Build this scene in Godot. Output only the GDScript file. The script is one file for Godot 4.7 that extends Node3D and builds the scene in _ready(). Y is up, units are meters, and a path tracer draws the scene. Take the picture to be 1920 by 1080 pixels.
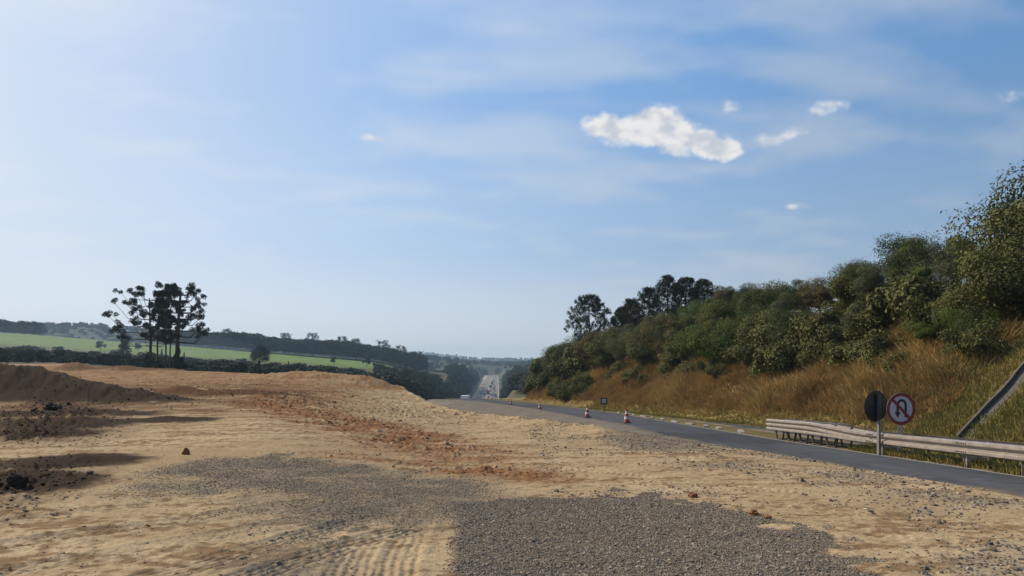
extends Node3D
# A levelled earthworks site beside a highway under construction, seen on a clear winter afternoon.
# x is to the right, d (= -z) is the distance ahead; the eye stands 1.6 m above the dirt at x = 0, d = 0.

const EYE := 1.6
const LENS := 1397.0 / 540.0

var rng := RandomNumberGenerator.new()
var n_big := FastNoiseLite.new()
var n_mid := FastNoiseLite.new()
var n_small := FastNoiseLite.new()
var n_fine := FastNoiseLite.new()
var n_streak := FastNoiseLite.new()
var used := {}

# ------------------------------------------------------------------ helpers
func numbered(called: String) -> String:
	var k: int = used.get(called, 0)
	used[called] = k + 1
	return called if k == 0 else "%s_%03d" % [called, k]

func tag(o: Node, label: String, category: String, group := "", kind := "") -> Node:
	o.set_meta("label", label)
	o.set_meta("category", category)
	if group != "":
		o.set_meta("group", group)
	if kind != "":
		o.set_meta("kind", kind)
	return o

func thing(called: String, label: String, category: String, at := Vector3.ZERO, turn := 0.0, group := "") -> Node3D:
	var o := Node3D.new()
	o.name = numbered(called)
	add_child(o)
	o.position = at
	o.rotation.y = turn
	tag(o, label, category, group)
	return o

func part(called: String, mesh: Mesh, mat: Material, parent: Node) -> MeshInstance3D:
	var o := MeshInstance3D.new()
	o.name = called
	o.mesh = mesh
	o.material_override = mat
	parent.add_child(o, true)
	return o

func structure(called: String, mesh: Mesh, mat: Material) -> MeshInstance3D:
	var o := MeshInstance3D.new()
	o.name = numbered(called)
	o.mesh = mesh
	o.material_override = mat
	add_child(o)
	o.set_meta("kind", "structure")
	return o

func mat(c: Color, rough := 0.9, metal := 0.0) -> StandardMaterial3D:
	var m := StandardMaterial3D.new()
	m.albedo_color = c.linear_to_srgb()
	m.roughness = rough
	m.metallic = metal
	return m

func vmat(rough := 0.95, back := 0.0) -> StandardMaterial3D:
	var m := StandardMaterial3D.new()
	m.vertex_color_use_as_albedo = true
	m.roughness = rough
	m.metallic_specular = 0.3
	if back > 0.0:
		m.backlight_enabled = true
		m.backlight = Color(back, back, back * 0.6).linear_to_srgb()
	return m

func noise(kind: int, freq: float, octaves: int, sd: int) -> FastNoiseLite:
	var n := FastNoiseLite.new()
	n.noise_type = kind
	n.frequency = freq
	n.fractal_octaves = octaves
	n.fractal_type = FastNoiseLite.FRACTAL_FBM if octaves > 1 else FastNoiseLite.FRACTAL_NONE
	n.seed = sd
	return n

func noise_tex(freq: float, octaves: int, sd: int, lo: float, hi: float, normal := false, bump := 4.0) -> NoiseTexture2D:
	var t := NoiseTexture2D.new()
	t.width = 512
	t.height = 512
	t.seamless = true
	t.noise = noise(FastNoiseLite.TYPE_SIMPLEX_SMOOTH, freq, octaves, sd)
	if normal:
		t.as_normal_map = true
		t.bump_strength = bump
	else:
		var g := Gradient.new()
		g.set_color(0, Color(lo, lo, lo))
		g.set_color(1, Color(hi, hi, hi))
		t.color_ramp = g
	return t

func amesh(v: PackedVector3Array, c: PackedColorArray, idx: PackedInt32Array, nrm := PackedVector3Array()) -> ArrayMesh:
	var a := []
	a.resize(Mesh.ARRAY_MAX)
	a[Mesh.ARRAY_VERTEX] = v
	if c.size() == v.size():
		a[Mesh.ARRAY_COLOR] = c
	if nrm.size() == v.size():
		a[Mesh.ARRAY_NORMAL] = nrm
	a[Mesh.ARRAY_INDEX] = idx
	var m := ArrayMesh.new()
	m.add_surface_from_arrays(Mesh.PRIMITIVE_TRIANGLES, a)
	return m

# a growing bag of triangles
class Bag:
	var v := PackedVector3Array()
	var c := PackedColorArray()
	var i := PackedInt32Array()
	func quad(a: Vector3, b: Vector3, e: Vector3, f: Vector3, col := Color.WHITE) -> void:
		var n := v.size()
		v.append_array(PackedVector3Array([a, b, e, f]))
		for k in 4: c.append(col)
		i.append_array(PackedInt32Array([n, n + 1, n + 2, n, n + 2, n + 3]))
	func tri(a: Vector3, b: Vector3, e: Vector3, col := Color.WHITE) -> void:
		var n := v.size()
		v.append_array(PackedVector3Array([a, b, e]))
		for k in 3: c.append(col)
		i.append_array(PackedInt32Array([n, n + 1, n + 2]))
	# box with chamfered vertical look: centre, half sizes
	func box(at: Vector3, h: Vector3, col := Color.WHITE, turn := Basis()) -> void:
		var p := []
		for k in 8:
			p.append(at + turn * Vector3(h.x if k & 1 else -h.x, h.y if k & 2 else -h.y, h.z if k & 4 else -h.z))
		for f in [[0, 1, 3, 2], [5, 4, 6, 7], [4, 0, 2, 6], [1, 5, 7, 3], [2, 3, 7, 6], [4, 5, 1, 0]]:
			quad(p[f[0]], p[f[2]] if false else p[f[3]], p[f[2]], p[f[1]], col)
	# tube through points with radii
	func tube(pts: Array, rad: Array, sides := 7, col := Color.WHITE, caps := true) -> void:
		var first := v.size()
		for k in pts.size():
			var dir: Vector3 = (pts[mini(k + 1, pts.size() - 1)] - pts[maxi(k - 1, 0)])
			dir = dir.normalized() if dir.length() > 1e-6 else Vector3.UP
			var side := dir.cross(Vector3(0.31, 0.2, 0.93)).normalized()
			if absf(dir.dot(Vector3(0.31, 0.2, 0.93).normalized())) > 0.97:
				side = dir.cross(Vector3(1, 0, 0)).normalized()
			var up := side.cross(dir).normalized()
			for j in sides:
				var a := TAU * j / sides
				v.append(pts[k] + (side * cos(a) + up * sin(a)) * float(rad[k]))
				c.append(col)
		for k in pts.size() - 1:
			for j in sides:
				var a := first + k * sides + j
				var b := first + k * sides + (j + 1) % sides
				i.append_array(PackedInt32Array([a, b, b + sides, a, b + sides, a + sides]))
		if caps:
			for e in [0, pts.size() - 1]:
				var n := v.size()
				v.append(pts[e])
				c.append(col)
				for j in sides:
					var a: int = first + e * sides + j
					var b: int = first + e * sides + (j + 1) % sides
					i.append_array(PackedInt32Array([n, b, a]) if e == 0 else PackedInt32Array([n, a, b]))
	# a ring profile turned about y: pts are (radius, height)
	func lathe(at: Vector3, pts: Array, sides := 16, col := Color.WHITE) -> void:
		var first := v.size()
		for p in pts:
			for j in sides:
				var a := TAU * j / sides
				v.append(at + Vector3(cos(a) * p[0], p[1], sin(a) * p[0]))
				c.append(col)
		for k in pts.size() - 1:
			for j in sides:
				var a := first + k * sides + j
				var b := first + k * sides + (j + 1) % sides
				i.append_array(PackedInt32Array([a, a + sides, b + sides, a, b + sides, b]))
	func done() -> ArrayMesh:
		var a := []
		a.resize(Mesh.ARRAY_MAX)
		a[Mesh.ARRAY_VERTEX] = v
		a[Mesh.ARRAY_COLOR] = c
		a[Mesh.ARRAY_INDEX] = i
		var m := ArrayMesh.new()
		m.add_surface_from_arrays(Mesh.PRIMITIVE_TRIANGLES, a)
		return m

func rnd(a: float, b: float) -> float:
	return rng.randf_range(a, b)

func rdir() -> Vector3:
	var y := rnd(-1, 1)
	var a := rnd(0, TAU)
	var s := sqrt(1.0 - y * y)
	return Vector3(cos(a) * s, y, sin(a) * s)

# ------------------------------------------------------------------ survey of the place: curves by distance d, from -30 m on, every half metre
const D0 := -30.0
const DSTEP := 0.5
const DN := 3200
var t_road := PackedFloat32Array()      # height of the carriageways
var t_right := PackedFloat32Array()     # right edge of the asphalt
var t_left := PackedFloat32Array()      # left edge of the asphalt
var t_berm := PackedFloat32Array()      # edge of the levelled plateau
var t_foot := PackedFloat32Array()      # foot of the cut bank

func table(pts: Array, soft: int) -> PackedFloat32Array:
	var out := PackedFloat32Array()
	out.resize(DN)
	var k := 0
	for j in DN:
		var d := D0 + j * DSTEP
		while k < pts.size() - 2 and d > pts[k + 1][0]:
			k += 1
		var a: Array = pts[k]
		var b: Array = pts[k + 1]
		out[j] = lerpf(a[1], b[1], clampf((d - a[0]) / (b[0] - a[0]), 0.0, 1.0))
	for pass_ in 2:
		var src := out.duplicate()
		for j in DN:
			var w := soft if j < 420 else soft * 4
			var s := 0.0
			for q in range(-w, w + 1):
				s += src[clampi(j + q, 0, DN - 1)]
			out[j] = s / (2 * w + 1)
	return out

func look(t: PackedFloat32Array, d: float) -> float:
	var f := clampf((d - D0) / DSTEP, 0.0, DN - 2.001)
	var j := int(f)
	return lerpf(t[j], t[j + 1], f - j)

func survey() -> void:
	t_road = table([[-30, 0.35], [0, 0.25], [10, -0.15], [17.5, -0.5], [25, -0.85], [40, -1.45], [50, -1.8], [70, -2.5], [100, -3.4], [130, -4.15], [160, -6.2], [250, -13], [400, -22.5], [560, -26.6], [700, -26.5], [900, -24], [1160, -20], [1400, -17]], 4)
	t_right = table([[-30, 8.7], [17, 8.6], [25, 8.62], [40, 8.5], [52, 8.2], [69, 6.9], [95, 2.7], [115, -2.5], [130, -5.5], [250, -14], [400, -14], [600, -10], [1160, -21], [1400, -26]], 6)
	t_left = table([[-30, 7.3], [0, 7.15], [10, 6.95], [17.7, 6.15], [24, 5.5], [31.5, 5.3], [38, 5.5], [47, 4.4], [69, 2.2], [87, -0.6], [100, -3.4], [130, -11.5], [160, -17], [250, -30], [400, -34], [600, -34], [1160, -45], [1400, -52]], 6)
	t_berm = table([[-30, 3.0], [14, 3.6], [18, 3.8], [20.5, 3.4], [24.7, 2.1], [30, 0.0], [37, -2.9], [60, -8.0], [70, -10.4], [80, -14], [120, -25], [160, -36], [1400, -60]], 3)
	t_foot = table([[-30, 16], [0, 14.8], [20, 13.7], [35.5, 12.2], [55, 9.9], [74, 7.4], [98, 3.6], [115, 0.2], [130, -3], [160, -6], [250, 0], [400, 8], [600, 12], [1400, 10]], 6)

# heaps of earth: x, d, half width across, half depth, height
var heaps_near := [[-20.6, 31.5, 3.9, 2.6, 1.2], [-25.5, 32, 4.6, 3.0, 0.85], [-16.4, 30.2, 2.4, 1.5, 0.4], [-16.5, 37, 1.2, 0.8, 0.36], [-13.4, 36.5, 2.6, 1.0, 0.25],
	[-9.4, 20.4, 0.9, 0.8, 0.12], [-11.4, 19.0, 1.2, 1.0, 0.15], [-13.2, 22.8, 1.6, 0.9, 0.16], [-10.6, 16.4, 0.9, 0.8, 0.10], [-7.0, 12.0, 0.7, 0.6, 0.10], [-6.5, 9.8, 0.7, 0.6, 0.10]]
var heaps_far := [[-77, 131, 3.2, 2.6, 1.5], [-70, 133, 4.2, 2.6, 1.1], [-88, 128, 4.0, 2.8, 1.3], [-62, 134, 4.0, 2.4, 0.6], [-96, 130, 5, 3, 1.5],
	[-58, 147, 6.5, 2.5, 0.9], [-48, 143, 5.0, 2.5, 0.6], [-15.8, 69, 5.0, 4.5, 0.85], [-20.8, 70, 4.5, 4.5, 0.5], [-12.6, 67.0, 2.2, 3.0, 0.5]]
var no_heaps := []

func heaps_at(x: float, d: float) -> Array:
	return heaps_near if d < 44.0 and x < -3.0 and d > 5.0 else heaps_far if d > 58.0 and x < -6.0 else no_heaps

# soft outlines of what lies on the dirt, over x -18..10, d 2..42
const MX := -18.0
const MD := 2.0
const MS := 0.1
const MW := 280
const MH := 400
var masks := {}

func draw_mask(called: String, polys: Array, soft: float) -> void:
	var a := PackedFloat32Array()
	a.resize(MW * MH)
	for poly in polys:
		var pv := PackedVector2Array()
		for p in poly:
			pv.append(Vector2(p[0], p[1]))
		var lo := pv[0]
		var hi := pv[0]
		for p in pv:
			lo = lo.min(p)
			hi = hi.max(p)
		lo -= Vector2(soft, soft)
		hi += Vector2(soft, soft)
		for j in range(maxi(0, int((lo.y - MD) / MS)), mini(MH, int((hi.y - MD) / MS) + 2)):
			for k in range(maxi(0, int((lo.x - MX) / MS)), mini(MW, int((hi.x - MX) / MS) + 2)):
				var p := Vector2(MX + k * MS, MD + j * MS)
				var near := 1e9
				for e in pv.size():
					near = minf(near, p.distance_squared_to(Geometry2D.get_closest_point_to_segment(p, pv[e], pv[(e + 1) % pv.size()])))
				near = sqrt(near) * (1.0 if Geometry2D.is_point_in_polygon(p, pv) else -1.0)
				a[j * MW + k] = maxf(a[j * MW + k], clampf(0.5 + near / (2.0 * soft), 0.0, 1.0))
	masks[called] = a

func mask(called: String, x: float, d: float) -> float:
	var fx := (x - MX) / MS
	var fd := (d - MD) / MS
	if fx < 0.0 or fd < 0.0 or fx >= MW - 1 or fd >= MH - 1:
		return 0.0
	var k := int(fx)
	var j := int(fd)
	var a: PackedFloat32Array = masks[called]
	var o := j * MW + k
	return lerpf(lerpf(a[o], a[o + 1], fx - k), lerpf(a[o + MW], a[o + MW + 1], fx - k), fd - j)

func draw_masks() -> void:
	draw_mask("red", [[[-12, 37], [-6.8, 28.5], [-2.6, 22.5], [0.1, 16.3], [-0.6, 13.6], [-2.8, 15.2], [-5.7, 20], [-8.6, 25]], [[-3.4, 13.8], [0.4, 12.8], [0.6, 11.6], [-1.4, 11.9]]], 0.9)
	draw_mask("dark", [[[-18, 14.2], [-8.6, 14.6], [-9.2, 17], [-11.0, 20], [-15.0, 28], [-18, 28]], [[-18, 11.8], [-8.0, 11.6], [-6.9, 11.2], [-5.9, 9.6], [-5.6, 8.4], [-5.6, 7.4], [-18, 7.0]]], 0.9)
	draw_mask("gravel", [[[-0.43, 2.0], [-0.43, 5.66], [-0.52, 7.4], [-0.62, 9.0], [0.3, 9.5], [1.0, 9.35], [1.67, 10.1], [2.0, 9.5], [2.75, 8.3], [2.95, 7.0], [2.8, 5.66], [2.4, 2.0]]], 0.16)
	draw_mask("chips", [[[-4.6, 9.1], [-4.9, 10.2], [-5.4, 11.6], [-4.4, 12.6], [-2.3, 12.2], [-0.5, 11.1], [-0.1, 9.6], [-0.55, 8.6], [-0.62, 7.9], [-0.95, 7.35], [-2.1, 7.3], [-2.9, 7.9], [-2.7, 8.5], [-3.1, 9.0]], [[2.2, 17.5], [3.0, 22.5], [4.6, 24], [5.0, 19.5], [4.6, 17.2], [3.4, 16.6]], [[-1.75, 6.6], [-1.25, 6.3], [-1.2, 5.4], [-1.6, 4.9], [-2.0, 5.6]]], 0.5)

# wheel marks pressed in the dirt: from x, d to x, d
var tracks := [[-5.6, 5.2, -2.2, 8.8], [-4.9, 4.6, -1.4, 8.4], [-3.3, 4.4, -1.6, 7.6], [-2.7, 4.4, -1.0, 7.4], [-1.2, 4.3, -1.35, 8.6], [-0.82, 4.3, -0.95, 8.2], [-6.4, 5.9, -3.0, 9.4], [-4.4, 13.5, 2.2, 11.0], [-3.6, 14.6, 3.0, 11.8], [3.4, 8.6, 7.4, 6.6], [3.2, 7.4, 7.0, 5.6], [-12.5, 52, -4.0, 29], [-11, 51, -2.2, 28.0], [-16, 62, -7.5, 38], [-4, 29, 3.0, 18.5], [-2.2, 28, 4.2, 17.5], [0.5, 13, 4.6, 9.2], [1.6, 14, 5.6, 10.2]]

func hill(s: float) -> float:
	# cut bank, then a rounder wooded slope
	if s < 7.5:
		return s * 0.64
	return 4.8 + 7.0 * (1.0 - exp(-(s - 7.5) / 15.0))

func far_height(u: float, r: float) -> float:
	u = clampf(u, -1.3, 1.3)
	var w := maxf(-0.175 - u, 0.0)
	var right := smoothstep(-0.19, -0.09, u)
	var low := lerpf(lerpf(-4.5, 2.0, smoothstep(-0.3, -0.62, u)), -12.0, smoothstep(-0.3, -0.12, u))
	var f1 := lerpf(0.1 + w * 29.0, -14.0, right)
	var f2 := lerpf(3.8 + w * 50.0, -9.0, right)
	var r1 := lerpf(12.0, 72.0, smoothstep(-0.12, -0.60, u)) if u < -0.12 else 12.0 - 14.0 * smoothstep(-0.12, -0.02, u) + 22.0 * smoothstep(0.0, 0.1, u)
	var r2 := 52.0 - 190.0 * (u + 0.125) * (1.0 if u > -0.125 else 0.0) + 6.0 * sin(u * 37.0)
	r2 = maxf(r2, 26.0)
	var ks := [0.0, 200.0, 330.0, 420.0, 620.0, 760.0, 1000.0, 1400.0, 1900.0, 2600.0, 3500.0, 4500.0, 7000.0]
	var hs := [low, low, low + 1.0, f1, f2, f2 + 3.0, lerpf(f2 - 4.0, -14.0, right), r1, r1 * 0.4 + 4.0, 8.0, r2, r2 * 0.7, 0.0]
	for k in ks.size() - 1:
		if r < ks[k + 1]:
			return lerpf(hs[k], hs[k + 1], smoothstep(0.0, 1.0, (r - ks[k]) / (ks[k + 1] - ks[k])) if k > 4 else (r - ks[k]) / (ks[k + 1] - ks[k]))
	return 0.0

func rough_at(x: float, d: float) -> float:
	return clampf(mask("red", x, d) * 0.5 + mask("dark", x, d) * 0.8 + smoothstep(22.0, 34.0, d) * (0.45 + 0.9 * n_mid.get_noise_2d(x * 0.6 + 7.0, d * 0.25)), 0.0, 1.0)

func ground(x: float, d: float) -> float:
	var r := sqrt(x * x + d * d)
	var u := x / maxf(d, 1.0) if d > 0.0 else signf(x) * 9.0
	var h := 0.0
	var road := look(t_road, d)
	var far := smoothstep(0.0, 46.0, r - lerpf(132.0, 158.0, smoothstep(-0.35, -0.6, u)) + 52.0 * smoothstep(-0.45, -0.25, u) * (1.0 - smoothstep(-0.10, -0.04, u)))
	if d <= 0.0:
		far = 0.0
	if far < 1.0:
		var foot := look(t_foot, d)
		if x < foot:
			var left := clampf(0.005 * d, -0.1, 0.75)
			var near_road := -clampf((d - 6.0) * 0.024, 0.0, 1.05)
			h = lerpf(left, near_road, smoothstep(-0.35, -0.05, u)) if d > 1.0 else 0.0
			var berm := look(t_berm, d)
			var drop := smoothstep(berm, berm + lerpf(3.2, 1.2, smoothstep(16.0, 26.0, d)), x)
			# worked earth
			if drop < 1.0:
				var amp := 0.0
				var heap := 0.0
				for q in heaps_at(x, d):
					var ex: float = (x - q[0]) / q[2]
					var ed: float = (d - q[1]) / q[3]
					var e := ex * ex + ed * ed
					if e < 4.0:
						var g := exp(-e * 1.15) - 0.01
						heap += q[4] * g
						amp += g * 0.13 * q[4]
				var ro := rough_at(x, d)
				var lump := n_small.get_noise_2d(x, d)
				var streak := n_streak.get_noise_2d(x * 0.55 + d * 0.2, d * 1.7 - x * 0.35)
				var rut := 0.012 + 0.07 * ro + 0.012 * smoothstep(14.0, 40.0, d)
				h += heap + lump * (0.014 + 0.085 * ro + amp) + streak * rut + n_fine.get_noise_2d(x, d) * (0.006 + 0.03 * ro) + 0.05 * n_mid.get_noise_2d(x, d) * smoothstep(8.0, 20.0, d)
				if ro > 0.3:
					h += maxf(0.0, n_fine.get_noise_2d(x * 0.5 + 40.0, d * 0.5) - 0.25) * 0.32 * ro
				for q in tracks:
					if d < minf(q[1], q[3]) - 0.4 or d > maxf(q[1], q[3]) + 0.4:
						continue
					var ax: float = q[2] - q[0]
					var ad: float = q[3] - q[1]
					var ll := sqrt(ax * ax + ad * ad)
					var along: float = ((x - q[0]) * ax + (d - q[1]) * ad) / ll
					var off: float = ((x - q[0]) * ad - (d - q[1]) * ax) / ll + 0.06 * sin(along * 0.9 + q[0])
					if along > -0.3 and along < ll + 0.3 and absf(off) < 0.3:
						var press := smoothstep(0.19, 0.13, absf(off)) * smoothstep(-0.3, 0.2, along) * smoothstep(ll + 0.3, ll - 0.2, along)
						h += (-0.016 + 0.005 * sin(along * 52.0 + absf(off) * 30.0 + 3.0 * n_small.get_noise_2d(x, d)) + 0.008 * sin(off * 80.0 + 2.0 * n_small.get_noise_2d(d, x))) * press * clampf(0.55 + 1.4 * n_mid.get_noise_2d(along * 1.3, q[0]), 0.0, 1.0) + 0.009 * smoothstep(0.07, 0.0, absf(absf(off) - 0.21)) * (0.7 + n_small.get_noise_2d(x, d))
				# clods pushed to the edge of the cut
				if d > 19.0:
					var k := (x - berm - 0.15) / 0.55
					h += exp(-k * k) * (0.12 + 0.10 * n_small.get_noise_2d(x * 0.6, d * 0.6)) * smoothstep(19.0, 24.0, d)
			h = lerpf(h, road + (0.02 + 0.015 * n_small.get_noise_2d(x * 0.4, d * 0.4)) * smoothstep(look(t_left, d) + 0.1, look(t_left, d) - 0.4, x), drop)
			# bed under the asphalt
			var el := look(t_left, d) + 0.22 * n_mid.get_noise_2d(x * 0.2, d * 1.3) + 0.08 * n_small.get_noise_2d(3.0, d)
			h -= 0.05 * smoothstep(el - 0.1, el + 0.25, x) * (1.0 - smoothstep(look(t_right, d) - 0.05, look(t_right, d) + 0.1, x))
			# bed under the second carriageway
			h -= 0.05 * smoothstep(look(t_right, d) + 1.35, look(t_right, d) + 1.5, x) * (1.0 - smoothstep(foot - 0.9, foot - 0.75, x))
		else:
			var s := x - foot
			h = road + hill(s) * (1.0 - smoothstep(100.0, 126.0, d)) + 0.25 * n_mid.get_noise_2d(x * 0.5, d * 0.5) * smoothstep(0.2, 2.0, s)
	if far > 0.0:
		var f := far_height(u, maxf(d, r * 0.55)) + 3.0 * n_big.get_noise_2d(x * 0.12, d * 0.12) * smoothstep(500.0, 1000.0, r)
		# the highway's corridor through the valley
		var mid := (look(t_left, d) + look(t_right, d)) * 0.5
		var half := (look(t_right, d) - look(t_left, d)) * 0.5 + 2.0
		var open := 1.0 - smoothstep(half, half + 16.0, absf(x - mid))
		if d < 1500.0 and d > 0.0:
			f = lerpf(f, road - 0.12, open)
		h = lerpf(h, f, far)
	return h

# earth colours, linear
const TAN := Color(0.362, 0.263, 0.153)
const PALE := Color(0.505, 0.388, 0.242)
const ORANGE := Color(0.27, 0.150, 0.068)
const RED := Color(0.22, 0.100, 0.044)
const DARK := Color(0.048, 0.032, 0.022)
const GREY := Color(0.165, 0.145, 0.12)
const FIELD := Color(0.105, 0.165, 0.030)
const WOODFLOOR := Color(0.085, 0.065, 0.036)

func dirt_color(x: float, d: float) -> Color:
	var m := n_mid.get_noise_2d(x * 0.7, d * 0.7)
	var s := n_small.get_noise_2d(x * 0.8 + 90.0, d * 0.8)
	var st := n_streak.get_noise_2d(x * 0.5 + 31.0, d * 1.6 - x * 0.3)
	var c := TAN.lerp(PALE, clampf(0.35 + 0.7 * m + 0.5 * s, 0.0, 1.0))
	# crumbs and smears of darker subsoil
	var crumbs := n_fine.get_noise_2d(x * 0.55 + 11.0, d * 0.75)
	c = c.lerp(Color(0.19, 0.112, 0.055), clampf(crumbs * 1.6 + st * 1.8 + 0.9 * m - 0.22, 0.0, 0.8))
	# the plateau farther off is redder except for the haul track
	var u := x / maxf(d, 1.0)
	var orange := smoothstep(16.0, 46.0, d) * (1.0 - smoothstep(-0.26, -0.16, u + 0.05 * m - 0.02 * (60.0 - minf(d, 60.0)) / 60.0))
	orange = clampf(orange * (0.8 + 0.9 * st + 0.5 * m), 0.0, 1.0)
	c = c.lerp(ORANGE.lerp(Color(0.13, 0.062, 0.03), clampf(0.15 + 1.6 * n_streak.get_noise_2d(x * 0.25 + 70.0, d * 0.55) + 0.8 * s, 0.0, 0.9)), orange)
	var brown := clampf(smoothstep(20.0, 26.0, d) * smoothstep(62.0, 44.0, d) * smoothstep(-0.2, -0.32, u) * (0.8 + 1.8 * st + 0.9 * m), 0.0, 1.0)
	c = c.lerp(Color(0.145, 0.078, 0.040), brown * 0.85)
	var wx := x + 0.5 * m + 0.22 * s
	var wd := d + 0.8 * n_small.get_noise_2d(x + 50.0, d * 0.6) + 0.5 * st
	c = c.lerp(RED, clampf(mask("red", wx, wd) * (0.75 + 1.3 * st + 0.5 * s), 0.0, 0.9))
	c = c.lerp(DARK.lerp(Color(0.15, 0.085, 0.05), clampf(0.5 + 1.2 * m + 0.6 * s, 0.0, 1.0)), clampf(mask("dark", wx, wd) * (0.95 + 0.8 * st + 0.8 * s), 0.0, 0.95))
	for q in heaps_at(x, d):
		var ex: float = (x - q[0]) / q[2]
		var ed: float = (d - q[1]) / q[3]
		var e := ex * ex + ed * ed
		if e < 3.4:
			var dk: Color = ORANGE.lerp(TAN, clampf(0.3 + 1.4 * st + 0.6 * s, 0.0, 0.9)) if q[1] > 60.0 and q[1] < 100.0 else DARK if q[1] < 34.0 else RED.lerp(DARK, 0.6)
			c = c.lerp(dk, smoothstep(3.4, 1.6, e + s))
	c = c.lerp(GREY.lerp(TAN, 0.12), clampf(mask("chips", wx, wd) * (0.75 + 0.9 * s), 0.0, 0.8))
	if d < 13.0 and x > -1.5 and x < 4.5:
		c = c.lerp(Color(0.145, 0.125, 0.10), smoothstep(0.2, 0.75, gravel_at(x, d)) * 0.9)
	# the graded stone bed of the new lane
	var berm := look(t_berm, d)
	var bed := smoothstep(berm + 0.2, berm + 1.1, x + 0.4 * s) * smoothstep(17.0, 22.0, d + 2.0 * m)
	c = c.lerp(Color(0.20, 0.175, 0.145) * (1.0 + 0.35 * st + 0.2 * s), bed)
	# sparse stone dust over the sand beside the asphalt
	if d < 24.0 and x > 1.5:
		c = c.lerp(GREY * 1.3, clampf((n_mid.get_noise_2d(x * 0.9 + 33.0, d * 0.9) - 0.12) * 1.6, 0.0, 0.45) * smoothstep(1.5, 3.0, x))
	# the verge between and beyond the carriageways
	var verge := smoothstep(look(t_right, d) - 0.05, look(t_right, d) + 0.1, x)
	c = c.lerp(Color(0.13, 0.12, 0.045).lerp(TAN * 0.6, clampf(0.4 + s, 0.0, 1.0)), verge)
	return c * (0.93 + 0.14 * n_fine.get_noise_2d(x * 1.3, d * 1.3))

func far_color(x: float, d: float) -> Color:
	var r := maxf(d, sqrt(x * x + d * d) * 0.55)
	var u := x / maxf(d, 1.0)
	var m := n_big.get_noise_2d(x * 0.3, d * 0.3)
	var c := WOODFLOOR.lerp(Color(0.06, 0.07, 0.03), 0.5 + 0.5 * m)
	var w := smoothstep(395.0, 415.0, r + 12.0 * m) * smoothstep(640.0, 622.0, r) * smoothstep(-0.155, -0.17, u)
	var st := n_streak.get_noise_2d(u * 60.0, r * 0.02)
	c = c.lerp(FIELD * (1.0 + 0.25 * st + 0.12 * m), w)
	if r > 900.0:
		c = Color(0.045, 0.055, 0.028).lerp(Color(0.10, 0.11, 0.045), clampf(m * 1.6 - 0.1, 0.0, 0.8))
	# bare cuttings beside the far highway
	var mid := (look(t_left, d) + look(t_right, d)) * 0.5
	var half := (look(t_right, d) - look(t_left, d)) * 0.5
	var cut := smoothstep(half + 18.0, half + 2.0, absf(x - mid)) if d < 1400.0 else 0.0
	c = c.lerp(Color(0.19, 0.13, 0.09), cut * 0.75 * smoothstep(0.0, -8.0, x - mid))
	# end of the plateau
	c = c.lerp(ORANGE, smoothstep(185.0, 150.0, r) * smoothstep(0.06, 0.0, u))
	return c

func bank_color(x: float, d: float) -> Color:
	var m := n_mid.get_noise_2d(x * 0.4, d * 0.4)
	return Color(0.16, 0.105, 0.045).lerp(Color(0.21, 0.165, 0.065), clampf(0.5 + m, 0, 1))

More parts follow.
